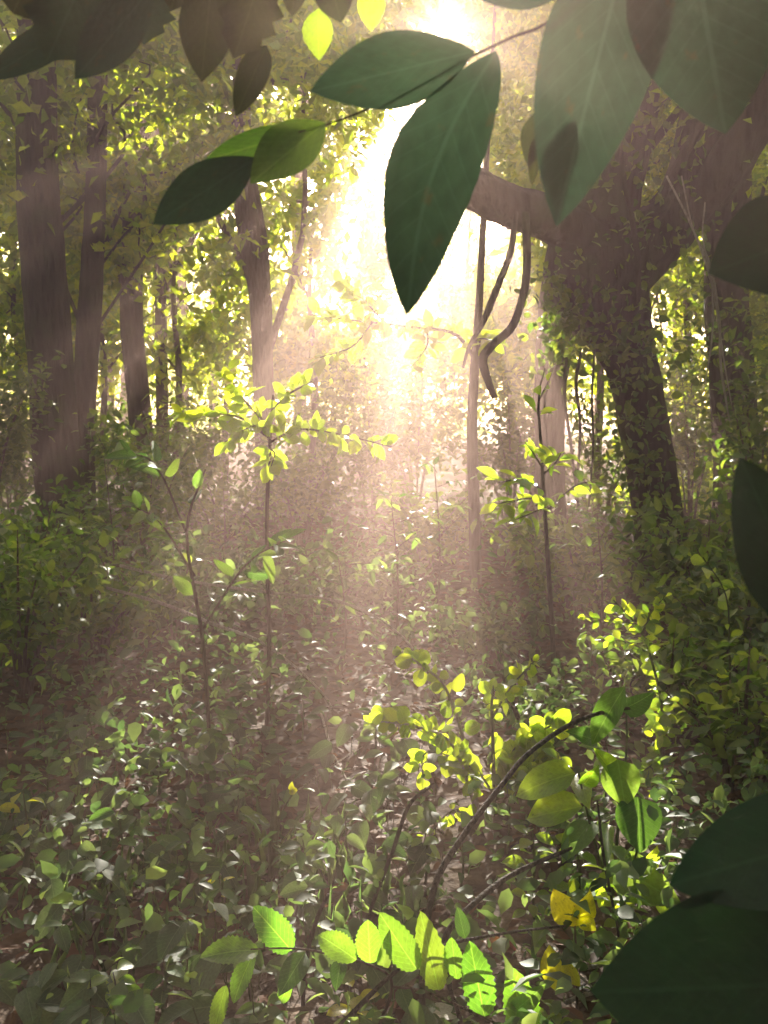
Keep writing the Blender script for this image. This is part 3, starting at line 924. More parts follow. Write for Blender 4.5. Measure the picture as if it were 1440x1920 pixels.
# ground cover nobody could count
n = 46000
gx = rng.uniform(-1, 1, n)
gy = 1.7 + rng.uniform(0, 1, n) ** 1.3 * 12
gx = gx * (1.1 + gy * .48)
dens = vnoise(gx * 1.1 + 3, gy * 1.1, 12)
bare = np.exp(-(((gx - .02) / .5) ** 2 + ((gy - 2.9) / .55) ** 2)) * .9
ok = rng.uniform(0, 1, n) < np.clip((dens - .28) * 2.4, 0.04, 1) * (1 - bare)
gx, gy, dens = gx[ok], gy[ok], dens[ok]
gz = ground_z_np(gx, gy) + .03 + rng.uniform(0, 1, len(gx)) ** 1.2 * (.10 + .30 * dens)
P = np.stack([gx, gy, gz], -1)
leaf_cloud('ground_cover', P, rng.choice([.02, .03, .04, .055, .075], len(gx)), M['herb'], tmpl=T_MID, ratio=.6, up=.8, kind='stuff', label='low green leaves covering the forest floor everywhere', cat='ground cover')

ivy = thing('ground_ivy', 'broad dull green ivy leaves covering the lower left floor', 'ivy', (-.5, 2.6, ground_z(-.5, 2.6)))
cells = []
for i in range(300):
    x, y = random.uniform(-1.35, .15), random.uniform(1.95, 4.2)
    x *= y / 2.6
    b = Vector((x, y, ground_z(x, y) + random.uniform(.05, .2)))
    a = random.gauss(-1.57, 1.1)
    s_ = random.uniform(.06, .12)
    d = Vector((math.cos(a), math.sin(a), random.uniform(-.5, .1))).normalized()
    put_leaf(random.choice(LM['green_heart']), ivy, b, b + d * s_, s_ * random.uniform(.65, .9), Vector((random.gauss(0, .35), -.4 + random.gauss(0, .3), 1)))
    cells.append([(x, y, ground_z(x, y) - .01, .002), (x + random.gauss(0, .015), y + random.gauss(0, .015), (b.z + ground_z(x, y)) / 2, .0018), (b.x, b.y, b.z, .0015)])
tubes('stems', cells, M['stem'], ivy, sides=4, per=2, kind='stuff')

# grass-like blades in the left foreground
n = 700
gx = rng.uniform(-1.3, .1, n)
gy = rng.uniform(1.9, 3.4, n)
ok = vnoise(gx * 3, gy * 3, 21) > .45
gx, gy = gx[ok], gy[ok]
P = np.stack([gx, gy, ground_z_np(gx, gy)], -1)
leaf_cloud('grass', P, .14, M['herb'], tmpl=T_FAR, ratio=.06, up=0.1, dirs=np.tile(np.array([[0, 0, 1.8]]), (len(gx), 1)), kind='stuff', label='thin grass blades in the lower left foreground', cat='grass')


# ================================================================== plants with leaves one can pick apart
def stem_path(root, name, pts, mat, sides=6, **kw):
    p = pxpath(pts)
    stem_path.last = tube(name, p, mat, root, sides=sides, **kw)
    return p


# the yellow round-leaved bush
yb = base_at(915, 3.4)
bush = thing('round_leaved_bush', 'bright yellow-green round leaved bush glowing right of centre', 'shrub', yb)
Y = 3.4
for (pts, n, sz) in [([(925, 1575, Y, 9), (926, 1450, Y, 7), (922, 1330, Y, 6), (925, 1285, Y, 3)], 9, .07), ([(905, 1575, Y, 8), (880, 1430, 3.38, 7), (838, 1295, 3.36, 6), (790, 1248, 3.35, 5), (752, 1222, 3.35, 3)], 20, .075),
                     ([(898, 1540, Y, 7), (850, 1400, 3.3, 6), (780, 1362, 3.25, 5), (700, 1352, 3.22, 3)], 30, .072), ([(924, 1345, Y, 5), (955, 1292, 3.4, 4), (1005, 1236, 3.42, 3)], 13, .06),
                     ([(930, 1500, Y, 7), (965, 1405, 3.45, 5), (1048, 1352, 3.5, 3)], 34, .07), ([(880, 1430, 3.38, 4), (800, 1410, 3.3, 3), (792, 1470, 3.28, 2)], 8, .068),
                     ([(920, 1480, Y, 5), (880, 1425, 3.36, 4), (893, 1490, 3.33, 3)], 10, .065), ([(928, 1470, Y, 5), (985, 1440, 3.4, 4), (1030, 1395, 3.42, 2)], 26, .065), ([(905, 1560, Y, 5), (850, 1520, 3.3, 4), (795, 1580, 3.25, 2)], 8, .05)]:
    p = stem_path(bush, 'stem', pts, M['dry'] if sz > .07 else M['stem'])
    leafy(stem_path.last, p, LM['round'], int(n * (3.2 if pts[-1][0] > 1010 else 2.2)), sz * .78, wr=.8, t0=.2, up=.2, face=.8, jit=.7, spread=.6, stalk=.22)

# spray of backlit leaves left of centre
sb = base_at(500, 4.4)
spray = thing('leafy_sapling', 'sapling with a glowing yellow-green leaf spray in front of the bowed trunk', 'sapling', sb)
Y = 4.4
stem_path(spray, 'stem', [(500, 1380, Y, 10), (505, 1200, Y, 9), (500, 1000, Y, 8), (505, 850, Y, 7), (512, 740, Y, 4)], M['twig'])
for (pts, n, sz) in [([(503, 820, Y, 5), (440, 780, 4.35, 4), (330, 775, 4.3, 2)], 14, .13), ([(505, 800, Y, 5), (450, 740, 4.4, 4), (425, 690, 4.45, 2)], 13, .11), ([(508, 770, Y, 4), (540, 740, 4.4, 4), (585, 715, 4.4, 2)], 11, .12),
                     ([(505, 830, Y, 5), (560, 805, 4.35, 4), (640, 815, 4.3, 3), (735, 838, 4.3, 2)], 22, .115), ([(503, 840, Y, 4), (515, 850, 4.3, 3), (508, 875, 4.25, 2)], 5, .13), ([(503, 800, Y, 4), (470, 800, 4.3, 3), (420, 830, 4.25, 2)], 10, .10)]:
    p = stem_path(spray, 'twig', pts, M['twig'], sides=5)
    leafy(stem_path.last, p, LM['spray'], int(n * 2.6), sz * .78, wr=.5, t0=.1, up=.3, face=.6, jit=.45)
# bigger pale leaves lower on the left
lb = base_at(390, 4.0)
pl = thing('leafy_sapling', 'sapling with large pale hazy leaves below the left end of the glowing spray', 'sapling', lb)
for (pts, n, sz) in [([(395, 1420, 4.0, 9), (380, 1200, 4.0, 8), (350, 1000, 4.0, 6), (385, 880, 4.0, 3)], 9, .14), ([(365, 1080, 4.0, 5), (300, 980, 3.95, 4), (250, 950, 3.9, 2)], 12, .12), ([(380, 1180, 4.0, 5), (460, 1060, 3.9, 4), (540, 1010, 3.85, 2)], 16, .13), ([(350, 1000, 4.0, 5), (290, 870, 4., 4), (220, 850, 4., 2)], 14, .12)]:
    p = stem_path(pl, 'stem', pts, M['twig'], sides=6)
    leafy(stem_path.last, p, LM['green'], n, sz, wr=.52, t0=.35, up=.6, face=.2)

# the side limb with leaves at the grey pole trunk is a plant of its own kind: an understorey branch
ub = base_at(900, 7.4)
und = thing('understorey_tree', 'hazy grey pole trunk right of centre with a leafy branch stretching left across the glow', 'tree', ub)
Y = 7.4
stem_path(und, 'trunk', [(893, 1120, Y, 24), (889, 950, Y, 22), (885, 800, Y, 20), (890, 690, Y, 17), (899, 560, Y, 14), (906, 420, Y, 12), (915, 250, Y, 9), (926, 60, Y, 6), (935, -120, Y, 3)], M['bark_pale'], sides=8)
for (pts, n, sz) in [([(890, 670, Y, 9), (850, 625, 7.3, 7), (760, 612, 7.2, 5), (660, 600, 7.1, 4), (585, 590, 7.0, 2)], 34, .14), ([(880, 640, Y, 5), (905, 635, 7.2, 3), (925, 640, 7.1, 2)], 6, .14), ([(800, 615, Y, 5), (800, 650, 7.2, 3), (770, 690, 7.1, 2)], 12, .13),
                     ([(700, 603, 7.1, 4), (660, 650, 7.05, 3), (600, 670, 7.0, 2)], 14, .14), ([(720, 605, 7.1, 4), (680, 560, 7.05, 3), (640, 530, 7.0, 2)], 14, .14)]:
    p = stem_path(und, 'twig', pts, M['bark_pale'], sides=5)
    leafy(stem_path.last, p, LM['spray'], int(n * 2.2), sz * .95, wr=.5, t0=.1, up=.5, face=.5, jit=.4)

# slender upright sapling right of centre
ts = base_at(1030, 4.6)
thin = thing('leafy_sapling', 'thin dark upright sapling with level bright leaves left of the forked tree', 'sapling', ts)
Y = 4.6
stem_path(thin, 'stem', [(1040, 1360, Y, 11), (1036, 1200, Y, 10), (1024, 1000, Y, 8), (1015, 850, Y, 6), (1010, 745, Y, 4), (1022, 690, Y, 2)], M['cane'], sides=7)
for (pts, n, sz) in [([(1020, 920, Y, 4), (980, 900, 4.5, 3), (935, 905, 4.4, 2)], 10, .10), ([(1020, 935, Y, 4), (985, 935, 4.5, 3), (930, 945, 4.4, 2)], 10, .10), ([(1022, 950, Y, 4), (990, 965, 4.5, 3), (950, 980, 4.4, 2)], 8, .10), ([(1018, 890, Y, 4), (1040, 870, 4.5, 3), (1052, 850, 4.4, 2)], 8, .11),
                     ([(1018, 880, Y, 4), (1000, 850, 4.5, 3), (985, 830, 4.4, 2)], 7, .09), ([(1012, 790, Y, 3), (1008, 760, 4.55, 3), (1030, 710, 4.5, 2)], 6, .10), ([(1022, 960, Y, 4), (1080, 910, 4.6, 3), (1125, 905, 4.6, 2)], 8, .09)]:
    p = stem_path(thin, 'twig', pts, M['cane'], sides=5)
    leafy(stem_path.last, p, LM['lime'], int(n * 1.4), sz, wr=.42, t0=.15, up=.9, face=.1, jit=.22)

# shade saplings in the haze, level leaves that only glint
for (px, Y, h, lab) in [(740, 5.6, .95, 'sapling with level glinting leaves left of the hazy grey pole trunk'), (820, 6.2, 1.15, 'taller sapling with level glinting leaves beside the hazy grey pole trunk'), (640, 5.2, .62, 'short sapling with small glinting leaves in the middle of the dry stems'),
                        (200, 6.0, 1.1, 'shaded sapling with level leaves in front of the far left trunks'), (1130, 5.4, .9, 'shaded sapling with narrow leaves left of the leaning lower trunk')]:
    b = base_at(px, Y)
    t = thing('leafy_sapling', lab, 'sapling', b, 'shaded saplings with level leaves')
    p = [(b.x, b.y, b.z - .03, .008), (b.x + .02, b.y, b.z + h * .5, .006), (b.x - .02, b.y, b.z + h, .002)]
    tube('stem', p, M['twig'], t, sides=5)
    for k in range(7):
        a = k * 2.4
        z = b.z + h * (.45 + .08 * k)
        q = [(b.x, b.y, z, .003), (b.x + math.cos(a) * .16, b.y + math.sin(a) * .16, z + .05, .002), (b.x + math.cos(a) * .34, b.y + math.sin(a) * .34, z + .04, .001)]
        tw = tube('twig', q, M['twig'], t, sides=4, per=3)
        leafy(tw, q, LM['green'], 6, .09, wr=.42, t0=.15, up=1.6, jit=.15)

# sunlit trailing vine on the right
vb = base_at(1245, 3.7)
vine = thing('trailing_vine', 'sunlit leafy vine hanging in a crooked line down the right side', 'vine', vb)
Y = 3.7
for (pts, n, sz) in [([(1248, 1500, Y, 6), (1238, 1400, Y, 6), (1240, 1320, Y, 5), (1222, 1240, Y, 5), (1200, 1180, Y, 4), (1150, 1125, Y, 3)], 34, .07), ([(1205, 1185, Y, 4), (1220, 1150, Y, 3), (1250, 1115, Y, 2)], 10, .07), ([(1215, 1225, Y, 4), (1180, 1205, 3.65, 3), (1130, 1198, 3.65, 2)], 8, .055),
                     ([(1240, 1420, Y, 4), (1215, 1440, 3.65, 3), (1190, 1455, 3.65, 2)], 10, .065), ([(1240, 1350, Y, 4), (1250, 1370, 3.65, 3), (1225, 1375, 3.65, 2)], 9, .07), ([(1190, 1170, Y, 3), (1120, 1160, 3.65, 2), (1065, 1155, 3.65, 1.5)], 6, .06)]:
    p = stem_path(vine, 'stem', pts, M['stem'], sides=5)
    leafy(stem_path.last, p, LM['round'] if n % 2 else LM['lime'], int(n * 2.0), sz * .78, wr=.62, t0=.05, up=.3, face=.7, jit=.5)
v2 = thing('trailing_vine', 'few bright leaves of a vine strung beside the big dark leaf at the right edge', 'vine', base_at(1368, 3.9))
p = stem_path(v2, 'stem', [(1375, 1450, 3.9, 5), (1368, 1250, 3.9, 4), (1362, 1120, 3.9, 3), (1318, 1045, 3.9, 2)], M['stem'], sides=5)
leafy(stem_path.last, p, LM['lime'], 14, .065, wr=.7, t0=.3, up=.4, face=.5)

# hanging lianas
tube('hanging_vine', pxpath([(985, 400, 6.7, 15), (988, 470, 6.6, 15), (984, 540, 6.55, 15), (962, 610, 6.5, 15), (925, 645, 6.5, 16), (905, 672, 6.5, 17), (914, 710, 6.5, 15), (928, 746, 6.5, 11)]), M['bark'], sides=8, rough=.08,
     label='thick crooked vine end dangling from the broken limb of the forked tree', cat='vine')
tube('hanging_vine', pxpath([(968, 395, 6.8, 10), (958, 470, 6.8, 12), (932, 540, 6.8, 13), (908, 600, 6.8, 12), (880, 650, 6.8, 8), (868, 690, 6.8, 5)]), M['bark_pale'], sides=7, rough=.08, label='paler hazy vine slanting down left behind the crooked dangling vine', cat='vine')
for i, (pts, lab) in enumerate([([(1035, 690, 6.9, 6), (1020, 760, 6.9, 6), (1030, 860, 6.9, 5), (1045, 950, 6.9, 5)], 'leftmost thin dark vine hanging under the arch of the forked tree'),
                                ([(1062, 670, 6.9, 6), (1058, 740, 6.9, 7), (1070, 830, 6.9, 6), (1086, 960, 6.9, 5)], 'second thin dark vine under the arch of the forked tree'),
                                ([(1090, 660, 6.9, 6), (1080, 720, 6.9, 7), (1088, 800, 6.9, 6), (1080, 940, 6.9, 5)], 'third thin dark vine under the arch of the forked tree'),
                                ([(1115, 655, 6.9, 4), (1110, 740, 6.9, 5), (1112, 840, 6.9, 4), (1104, 950, 6.9, 4)], 'rightmost thin dark vine under the arch of the forked tree'),
                                ([(1250, 330, 5.9, 4), (1295, 420, 5.8, 4), (1330, 510, 5.7, 7), (1348, 600, 5.7, 6), (1352, 690, 5.7, 5), (1368, 790, 5.7, 3)], 'pale stringy strand trailing down the right side in front of the dark trunk'),
                                ([(1278, 330, 5.9, 3), (1300, 430, 5.8, 3), (1332, 500, 5.7, 5), (1336, 620, 5.7, 4), (1322, 720, 5.7, 2)], 'second pale strand, crossing the longest pale strand at the right'),
                                ([(1322, 380, 5.9, 3), (1318, 450, 5.8, 3), (1340, 530, 5.7, 4), (1352, 640, 5.7, 4), (1372, 760, 5.7, 2)], 'shortest pale strand beside the dark trunk at the right')]):
    tube('hanging_vine', pxpath(pts), M['cane'] if i < 4 else M['dry'], sides=5, label=lab, cat='vine', group='thin hanging vines')

# leaning dry stems in the haze
for pts, lab in [([(225, 1060, 5.2, 7), (330, 1085, 5.1, 6), (480, 1108, 5.0, 6), (650, 1132, 4.9, 6), (770, 1210, 4.8, 4), (830, 1345, 4.7, 4)], 'upper pale dry stem bowed across the haze left of centre'),
                 ([(200, 1102, 4.8, 6), (300, 1130, 4.75, 7), (400, 1170, 4.7, 7), (500, 1210, 4.65, 6), (605, 1300, 4.6, 4), (640, 1375, 4.55, 4)], 'lower pale dry stem bowed across the haze left of centre')]:
    tube('dry_stem', pxpath(pts), M['dry'], sides=5, label=lab, cat='stem', group='dry bowed stems')

# arching canes in front
canes = [([(1210, 1322, 2.65, 5), (1100, 1348, 2.55, 8), (1000, 1408, 2.4, 10), (930, 1480, 2.3, 11), (862, 1570, 2.2, 12), (820, 1662, 2.1, 13), (790, 1790, 2.05, 14), (786, 1920, 2.0, 13), (782, 2130, 2.0, 14)], 'long dark cane arching up right across the yellow leaved bush'),
         ([(1075, 1592, 2.35, 7), (960, 1640, 2.25, 12), (880, 1698, 2.15, 14), (838, 1752, 2.1, 14), (832, 1790, 2.08, 12), (846, 1850, 2.05, 11), (866, 1920, 2.03, 10), (880, 2110, 2.03, 11)], 'pale-edged cane bending right just below the long dark cane'),
         ([(812, 1468, 2.65, 4), (768, 1512, 2.6, 7), (735, 1590, 2.6, 8), (708, 1680, 2.6, 8), (684, 1740, 2.6, 8), (664, 1824, 2.6, 8)], 'thin dark cane curving left of the long cane'),
         ([(620, 1680, 2.3, 6), (592, 1725, 2.3, 9), (576, 1790, 2.3, 9), (570, 1860, 2.3, 8), (572, 1965, 2.3, 8)], 'short blunt dark cane among the serrated leaves'),
         ([(545, 2020, 1.98, 10), (640, 1920, 2.0, 10), (740, 1828, 2.03, 9), (830, 1772, 2.06, 8), (950, 1748, 2.15, 6), (1060, 1735, 2.2, 5)], 'dark twig slanting up right through the serrated leaves'),
         ([(1116, 1500, 2.5, 4), (1130, 1600, 2.45, 6), (1145, 1690, 2.4, 6), (1158, 1760, 2.4, 6), (1165, 1920, 2.4, 6)], 'thin straight dark stem among the broad leaves on the right')]
for pts, lab in canes:
    pts = [(a + random.uniform(-5, 5), b + random.uniform(-5, 5), c, d * random.uniform(.85, 1.12)) for (a, b, c, d) in pts]
    tube('arching_cane', pxpath(pts), M['cane'], sides=8, per=8, rough=.14, label=lab, cat='cane', group='canes in the foreground')

# serrated leaves in front
sr = thing('serrated_seedling', 'seedling with bright green saw-edged leaves along the bottom middle', 'seedling', base_at(700, 2.05))
tube('stem', pxpath([(690, 2080, 2.05, 9), (700, 1960, 2.05, 8), (735, 1850, 2.05, 6), (700, 1812, 2.05, 5), (600, 1785, 2.03, 5), (540, 1778, 2.02, 4), (470, 1780, 2.0, 3)]), M['twig'], sr, sides=6)
tube('stem', pxpath([(735, 1850, 2.05, 5), (800, 1860, 2.03, 5), (900, 1905, 2.0, 5), (985, 1945, 1.98, 4)]), M['twig'], sr, sides=6)
for (b, t, w, k, ro) in [((484, 1782), (390, 1778), 60, 'serrate', 35), ((546, 1782), (488, 1712), 76, 'serrate', 5), ((476, 1788), (430, 1872), 46, 'serrate', 30), ((424, 1848), (398, 1935), 42, 'serrate', 20), ((572, 1786), (524, 1862), 62, 'green', 10),
                         ((548, 1836), (518, 1888), 34, 'serrate', 10), ((668, 1800), (598, 1748), 66, 'serrate', 10), ((694, 1806), (690, 1730), 68, 'serrate', 0), ((782, 1818), (722, 1732), 76, 'serrate', -5), ((718, 1812), (728, 1758), 36, 'green', 0),
                         ((822, 1856), (798, 1742), 74, 'serrate', 5), ((856, 1836), (846, 1762), 48, 'serrate', -15), ((908, 1906), (884, 1776), 80, 'serrate', 5), ((990, 1948), (962, 1828), 88, 'serrate', 10), ((872, 1760), (858, 1700), 36, 'green', 10),
                         ((640, 1800), (628, 1852), 40, 'green', 20), ((750, 1850), (770, 1900), 44, 'green', 0), ((960, 1900), (1020, 1850), 50, 'green', 10)]:
    leaf_px(random.choice(LM[k]), sr, (*b, 2.03 + random.uniform(-.05, .03)), (*t, 2.0 + random.uniform(-.06, .04)), w, ro)

# yellowed leaves
ye = thing('yellowing_seedling', 'seedling with two spotted bright yellow leaves right of the bottom middle', 'seedling', base_at(1078, 2.25))
tube('stem', pxpath([(1078, 1985, 2.25, 5), (1082, 1850, 2.25, 5), (1078, 1735, 2.25, 4)]), M['twig'], ye, sides=5)
for (b, t, w, ro) in [((1076, 1738), (1046, 1682), 56, 0), ((1080, 1735), (1108, 1682), 40, 30), ((1082, 1712), (1112, 1742), 34, 10), ((1030, 1772), (1042, 1862), 46, 10), ((1060, 1800), (1085, 1850), 30, 30)]:
    leaf_px(random.choice(LM['autumn']), ye, (*b, 2.25), (*t, 2.2), w, ro)

# broad leaves on the right
bl = thing('broad_leaved_plant', 'broad dark and lime leaved plant right of the arching canes', 'plant', base_at(1150, 2.7))
for pts in [[(1150, 1790, 2.7, 8), (1150, 1650, 2.7, 7), (1160, 1540, 2.7, 6), (1165, 1430, 2.7, 4)], [(1150, 1700, 2.7, 6), (1110, 1560, 2.65, 5), (1085, 1450, 2.6, 4)], [(1155, 1740, 2.7, 6), (1190, 1620, 2.6, 5), (1200, 1500, 2.6, 4)], [(1160, 1540, 2.7, 5), (1175, 1400, 2.75, 4), (1172, 1290, 2.8, 3)]]:
    stem_path(bl, 'stem', pts, M['stem'], sides=6)
for (b, t, w, k, ro) in [((1172, 1288), (1098, 1398), 66, 'green', 20), ((1078, 1450), (958, 1478), 82, 'limeheart', 30), ((1158, 1424), (1172, 1512), 96, 'green', 0), ((1092, 1512), (982, 1532), 80, 'limeheart', 25), ((1196, 1494), (1200, 1596), 112, 'green', 0),
                         ((1150, 1618), (1262, 1690), 112, 'green', 10), ((1110, 1540), (1056, 1598), 64, 'green', 30), ((1160, 1470), (1130, 1410), 40, 'limeheart', 40), ((1085, 1450), (1098, 1500), 50, 'limeheart', 10), ((1090, 1580), (1060, 1592), 30, 'limeheart', 0),
                         ((1140, 1545), (1136, 1600), 34, 'limeheart', 10), ((1140, 1600), (1146, 1632), 26, 'limeheart', 10), ((1190, 1690), (1150, 1705), 34, 'limeheart', 20), ((1230, 1690), (1262, 1720), 28, 'limeheart', 20), ((1095, 1470), (1120, 1440), 40, 'limeheart', 25),
                         ((1118, 1660), (1070, 1670), 50, 'green', 40), ((1200, 1640), (1235, 1610), 30, 'limeheart', 50), ((1130, 1700), (1120, 1650), 30, 'limeheart', 20), ((1165, 1330), (1220, 1310), 50, 'green', 35), ((1120, 1390), (1075, 1370), 40, 'green', 30)]:
    leaf_px(random.choice(LM[k]), bl, (*b, 2.62 + random.uniform(-.1, .1)), (*t, 2.55 + random.uniform(-.12, .1)), w, ro)

# small bright seedlings and herbs, each one its own plant
def rosette(label, px, py, Y, h, n, size, key, wr=.62, group='small plants on the forest floor', name='seedling', pairs=True):
    b = base_at(px, Y)
    t = thing(name, label, 'seedling', b, group)
    top = b.z + h
    tube('stem', [(b.x, b.y, b.z - .02, .004), (b.x + .01, b.y, b.z + h * .5, .0035), (b.x, b.y, top, .0015)], M['stem'], t, sides=5, per=3)
    a0 = random.uniform(0, 6)
    for i in range(n):
        f = .35 + .65 * (i + 1) / n
        a = a0 + (i % 2) * math.pi + (i // 2) * 1.4 + random.uniform(-.3, .3)
        s = size * random.uniform(.75, 1.15) * (1.1 - .35 * f)
        d = Vector((math.cos(a), math.sin(a), random.uniform(-.25, .35))).normalized()
        p = Vector((b.x, b.y, b.z + h * f)) + d * .012
        put_leaf(random.choice(LM[key]), t, p, p + d * s, s * wr, Vector((random.gauss(0, .25), -.35 + random.gauss(0, .25), 1)))


seedlings = [(430, 1500, 3.2, .30, 9, .10, 'green', 'tall pale seedling with pointed paired leaves left of the mossy green stalk'), (330, 1620, 2.9, .16, 8, .12, 'green', 'seedling with large drooping leaves on the left part of the floor'),
             (560, 1620, 3.0, .14, 7, .11, 'green', 'seedling with two rounded leaves right of the mossy green stalk'), (395, 1710, 2.7, .14, 6, .045, 'autumn', 'small seedling with a yellow shoot tip above the saw-edged leaves'),
             (200, 1590, 3.0, .2, 9, .11, 'green', 'broad leaved seedling in the left shade'), (120, 1720, 2.6, .16, 10, .09, 'green', 'dark seedling in the lower left corner area'),
             (280, 1850, 2.3, .12, 9, .09, 'green', 'grey-green seedling at the bottom left of the saw-edged leaves'), (60, 1440, 3.5, .25, 10, .09, 'green', 'dark seedling at the left edge below mid height'),
             (75, 1210, 4.6, .32, 6, .11, 'lime', 'small upright lime seedling shining in the dark at left'), (15, 1580, 3.0, .25, 5, .08, 'autumn', 'yellow leaved shoot touching the left edge'),
             (180, 1900, 2.2, .14, 12, .07, 'lime', 'narrow leaved pale seedling at the bottom left'), (660, 1890, 2.1, .16, 8, .06, 'autumn', 'bright yellow seedling at the bottom under the dark slanting twig'),
             (1010, 1660, 2.5, .22, 14, .05, 'lime', 'fine leaved light green seedling below the pale-edged cane'), (1230, 1730, 2.4, .14, 8, .06, 'lime', 'lime seedling just above the big dark corner leaf'),
             (1060, 1880, 2.1, .12, 8, .06, 'lime', 'lime seedling at the bottom left of the big corner leaf'), (800, 1560, 2.95, .18, 8, .06, 'lime', 'small lit seedling left of the long dark cane'),
             (870, 1640, 2.9, .16, 9, .06, 'green', 'pale round leaved seedling behind the long dark cane'), (960, 1560, 3.1, .22, 12, .055, 'green', 'dim seedling under the yellow leaved bush'),
             (1270, 1470, 3.2, .2, 9, .08, 'lime', 'half-lit seedling at the foot of the crooked vine'), (1290, 1560, 2.9, .18, 8, .08, 'green', 'dark seedling beside the pale dead leaf on the right'),
             (700, 1420, 3.9, .25, 10, .08, 'green', 'hazy seedling left of the yellow leaved bush'), (560, 1360, 4.2, .25, 10, .09, 'green', 'hazy seedling at the middle of the floor'),
             (440, 1400, 4.0, .22, 10, .09, 'green', 'hazy seedling left of the middle of the floor'), (280, 1450, 3.7, .2, 10, .10, 'green', 'hazy seedling on the left half of the floor'),
             (150, 1420, 3.8, .22, 9, .11, 'green', 'seedling with one big round leaf in the left shade'), (640, 1560, 3.2, .15, 9, .08, 'green', 'hazy seedling above the litter patch'),
             (1010, 1590, 2.85, .2, 12, .075, 'lime', 'sunlit lime seedling right under the long cane'), (1100, 1640, 2.6, .24, 12, .07, 'lime', 'sunlit seedling between the pale-edged cane and the broad leaves'),
             (1190, 1700, 2.5, .2, 10, .07, 'lime', 'lime seedling behind the thin straight stem'), (1060, 1500, 3.1, .3, 12, .08, 'lime', 'upright lime seedling at the right foot of the yellow leaved bush'), (1150, 1420, 3.4, .3, 12, .09, 'green', 'green seedling behind the broad leaved plant'),
             (760, 1880, 2.05, .1, 7, .07, 'green', 'dull green seedling behind the saw-edged leaves'), (480, 1880, 2.15, .1, 8, .07, 'green', 'dull seedling below the left saw-edged leaves')]
for (px, py, Y, h, n, sz, key, lab) in seedlings:
    rosette(lab, px, py, Y, h * 1.1, n, sz, key)

stalk = thing('green_stalk', 'pale green upright stalk with a small yellow flower head on the left floor', 'plant', base_at(515, 3.0))
tube('stem', pxpath([(515, 1690, 3.0, 20), (512, 1600, 3.0, 20), (516, 1530, 3.0, 18), (512, 1470, 3.0, 10)]), M['stem'], stalk, sides=8, rough=.05)
tube('stem', pxpath([(514, 1560, 3.0, 6), (530, 1520, 3.0, 4), (548, 1490, 3.0, 3)]), M['stem'], stalk, sides=5)
for i in range(6):
    leaf_px(random.choice(LM['autumn']), stalk, (548 + random.uniform(-3, 3), 1484, 3.0), (548 + random.uniform(-16, 16), 1484 + random.uniform(-20, 18), 2.98), 12, random.uniform(-30, 30), name='petal')

# ---------------------------------------------------------------- dead leaves, twigs, stones one can pick out
def floor_leaf(px, py, size, key, lab, lift=.02, up=1.0, group='fallen leaves one can pick out'):
    # the point of the floor under the pixel
    Yd = 2.0
    for _ in range(40):
        p = at(px, py, Yd)
        Yd *= (p.z - 1.5) and (1.5 - ground_z(p.x, Yd) - lift) / max(.05, 1.5 - p.z)
    p = at(px, py, Yd)
    a = random.uniform(0, 6.28)
    d = Vector((math.cos(a), math.sin(a), random.uniform(.0, .35)))
    o = put_leaf(random.choice(LM[key]), None, p, p + d.normalized() * size, size * .55, Vector((random.gauss(0, .3), -.5 + random.gauss(0, .3), up)), 'fallen_leaf')
    o['label'], o['category'], o['group'] = lab, 'leaf', group


for a in [(160, 1490, .12, 'rust', 'orange-brown curled dead leaf standing in the left shade'), (925, 1768, .10, 'rust', 'rust red crumpled leaf beside the bend of the pale-edged cane'), (955, 1785, .08, 'rust', 'dark red crumpled leaf right of the cane bend'),
          (1180, 1760, .10, 'rust', 'red-brown curled leaf above the big corner leaf'), (1150, 1770, .08, 'rust', 'small red-brown leaf at the foot of the thin straight stem'), (1300, 1590, .08, 'pale', 'bleached white leaf lying at the right by the dark leaf'),
          (1280, 1560, .12, 'dead', 'brown curled leaf just above the bleached leaf on the right'), (865, 1905, .09, 'pale', 'sun-bleached leaf at the very bottom middle'), (820, 1900, .08, 'pale', 'bleached leaf left of the sunlit one at the bottom middle'),
          (680, 1690, .08, 'pale', 'pale fallen leaf on the bare litter patch'), (790, 1705, .09, 'dead', 'brown fallen leaf between the canes'), (480, 1680, .08, 'dead', 'brown leaf on the dark hollow left of centre'), (610, 1790, .06, 'pale', 'pale leaf scrap left of the bare litter patch'),
          (310, 1795, .05, 'pale', 'tiny pale leaf at the lower left'), (240, 1760, .08, 'dead', 'dull leaf at the lower left'), (1205, 1052, .16, 'pale', 'pale tattered leaf caught at the foot of the forked tree'), (1250, 1610, .09, 'dead', 'tawny leaf left of the bleached leaf at right'),
          (740, 1740, .08, 'dead', 'tan leaf at the foot of the thin curving cane'), (860, 1690, .07, 'pale', 'pale sliver of leaf beside the long cane'), (590, 1640, .05, 'pale', 'white glinting leaf right of the green stalk')]:
    floor_leaf(*a)


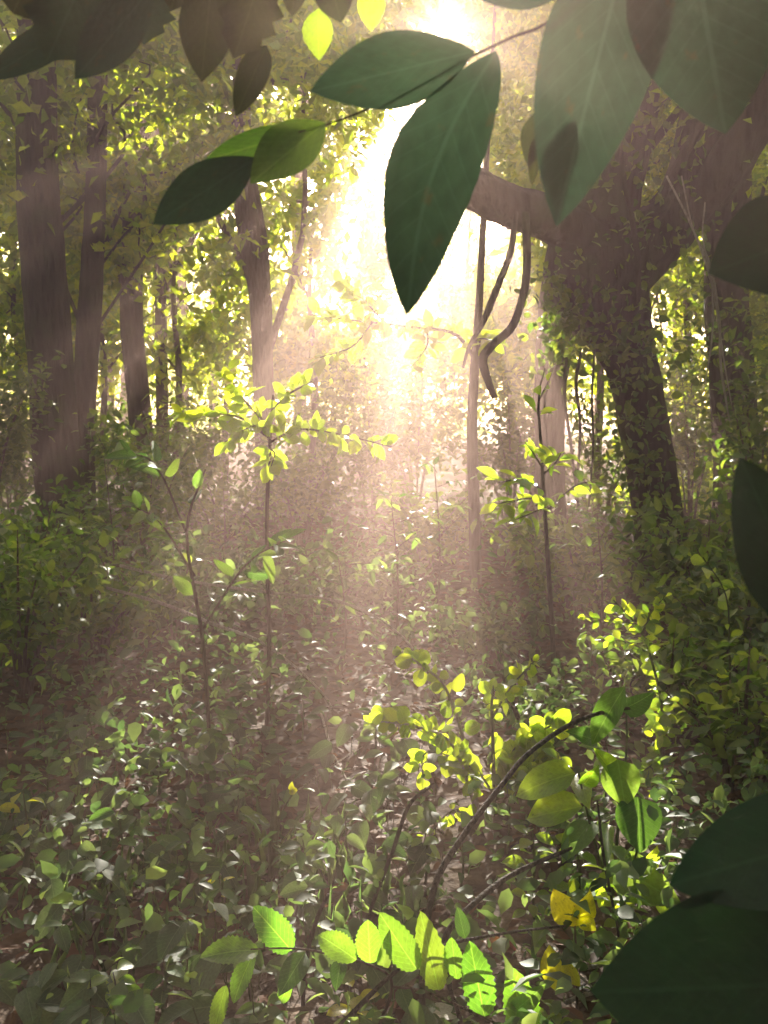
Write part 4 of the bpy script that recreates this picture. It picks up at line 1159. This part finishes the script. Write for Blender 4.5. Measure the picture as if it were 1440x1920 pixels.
def floor_twig(a, b, w, lab):
    pts = []
    for (px, py) in (a, ((a[0] + b[0]) / 2 + random.uniform(-8, 8), (a[1] + b[1]) / 2 + random.uniform(-5, 5)), b):
        Yd = 2.0
        for _ in range(40):
            p = at(px, py, Yd)
            Yd *= (1.5 - ground_z(p.x, Yd) - .035) / max(.05, 1.5 - p.z)
        p = at(px, py, Yd)
        pts.append((p.x, p.y, p.z, px2m(w, Yd) / 2))
    pts[-1] = pts[-1][:3] + (pts[-1][3] * .4,)
    tube('fallen_twig', pts, M['dry'], sides=6, rough=.08, label=lab, cat='twig', group='twigs on the forest floor')


for a in [((672, 1655), (730, 1685), 7, 'pale twig at the left of the bare litter patch'), ((750, 1655), (905, 1690), 8, 'longest pale twig across the bare litter patch'), ((810, 1690), (880, 1684), 9, 'short pale twig lying under the long cane'), ((740, 1740), (800, 1700), 5, 'dark slanting twig between the canes'),
          ((690, 1690), (760, 1720), 6, 'pale twig crossing the foot of the thin curving cane'), ((1100, 1815), (1180, 1790), 8, 'pale stick above the big corner leaf'), ((1060, 1880), (1130, 1860), 9, 'pale stick at the edge of the big corner leaf'), ((1025, 1770), (1110, 1850), 8, 'straw-coloured stalk slanting below the yellow leaves'),
          ((1200, 1545), (1260, 1580), 7, 'brown stick beside the bleached leaf on the right'), ((600, 1330), (660, 1480), 5, 'thin pale twig at the middle of the floor'), ((560, 1480), (680, 1400), 4, 'thin pale twig right of the green stalk'), ((410, 1640), (500, 1650), 6, 'twig at the edge of the dark hollow')]:
    floor_twig(*a)

# ================================================================== the hazy air
V = [(x, y, z) for z in (-1.2, 12.2) for y in (-15.0, 47.0) for x in (-31.0, 31.0)]
F = [(0, 2, 3, 1), (4, 5, 7, 6), (0, 1, 5, 4), (2, 6, 7, 3), (0, 4, 6, 2), (1, 3, 7, 5)]
hm, nt, N, L = new_mat('hazy_air')
out = N.new('ShaderNodeOutputMaterial')
vol = N.new('ShaderNodeVolumePrincipled')
vol.inputs['Color'].default_value = (1.0, 0.71, 0.62, 1)
vol.inputs['Density'].default_value = 0.0185
vol.inputs['Anisotropy'].default_value = 0.60
L.new(vol.outputs[0], out.inputs['Volume'])
haze = link_mesh('haze', mesh_from('haze', V, F, hm, False), kind='stuff', label='pale sunlit haze filling the air of the wood', cat='haze')
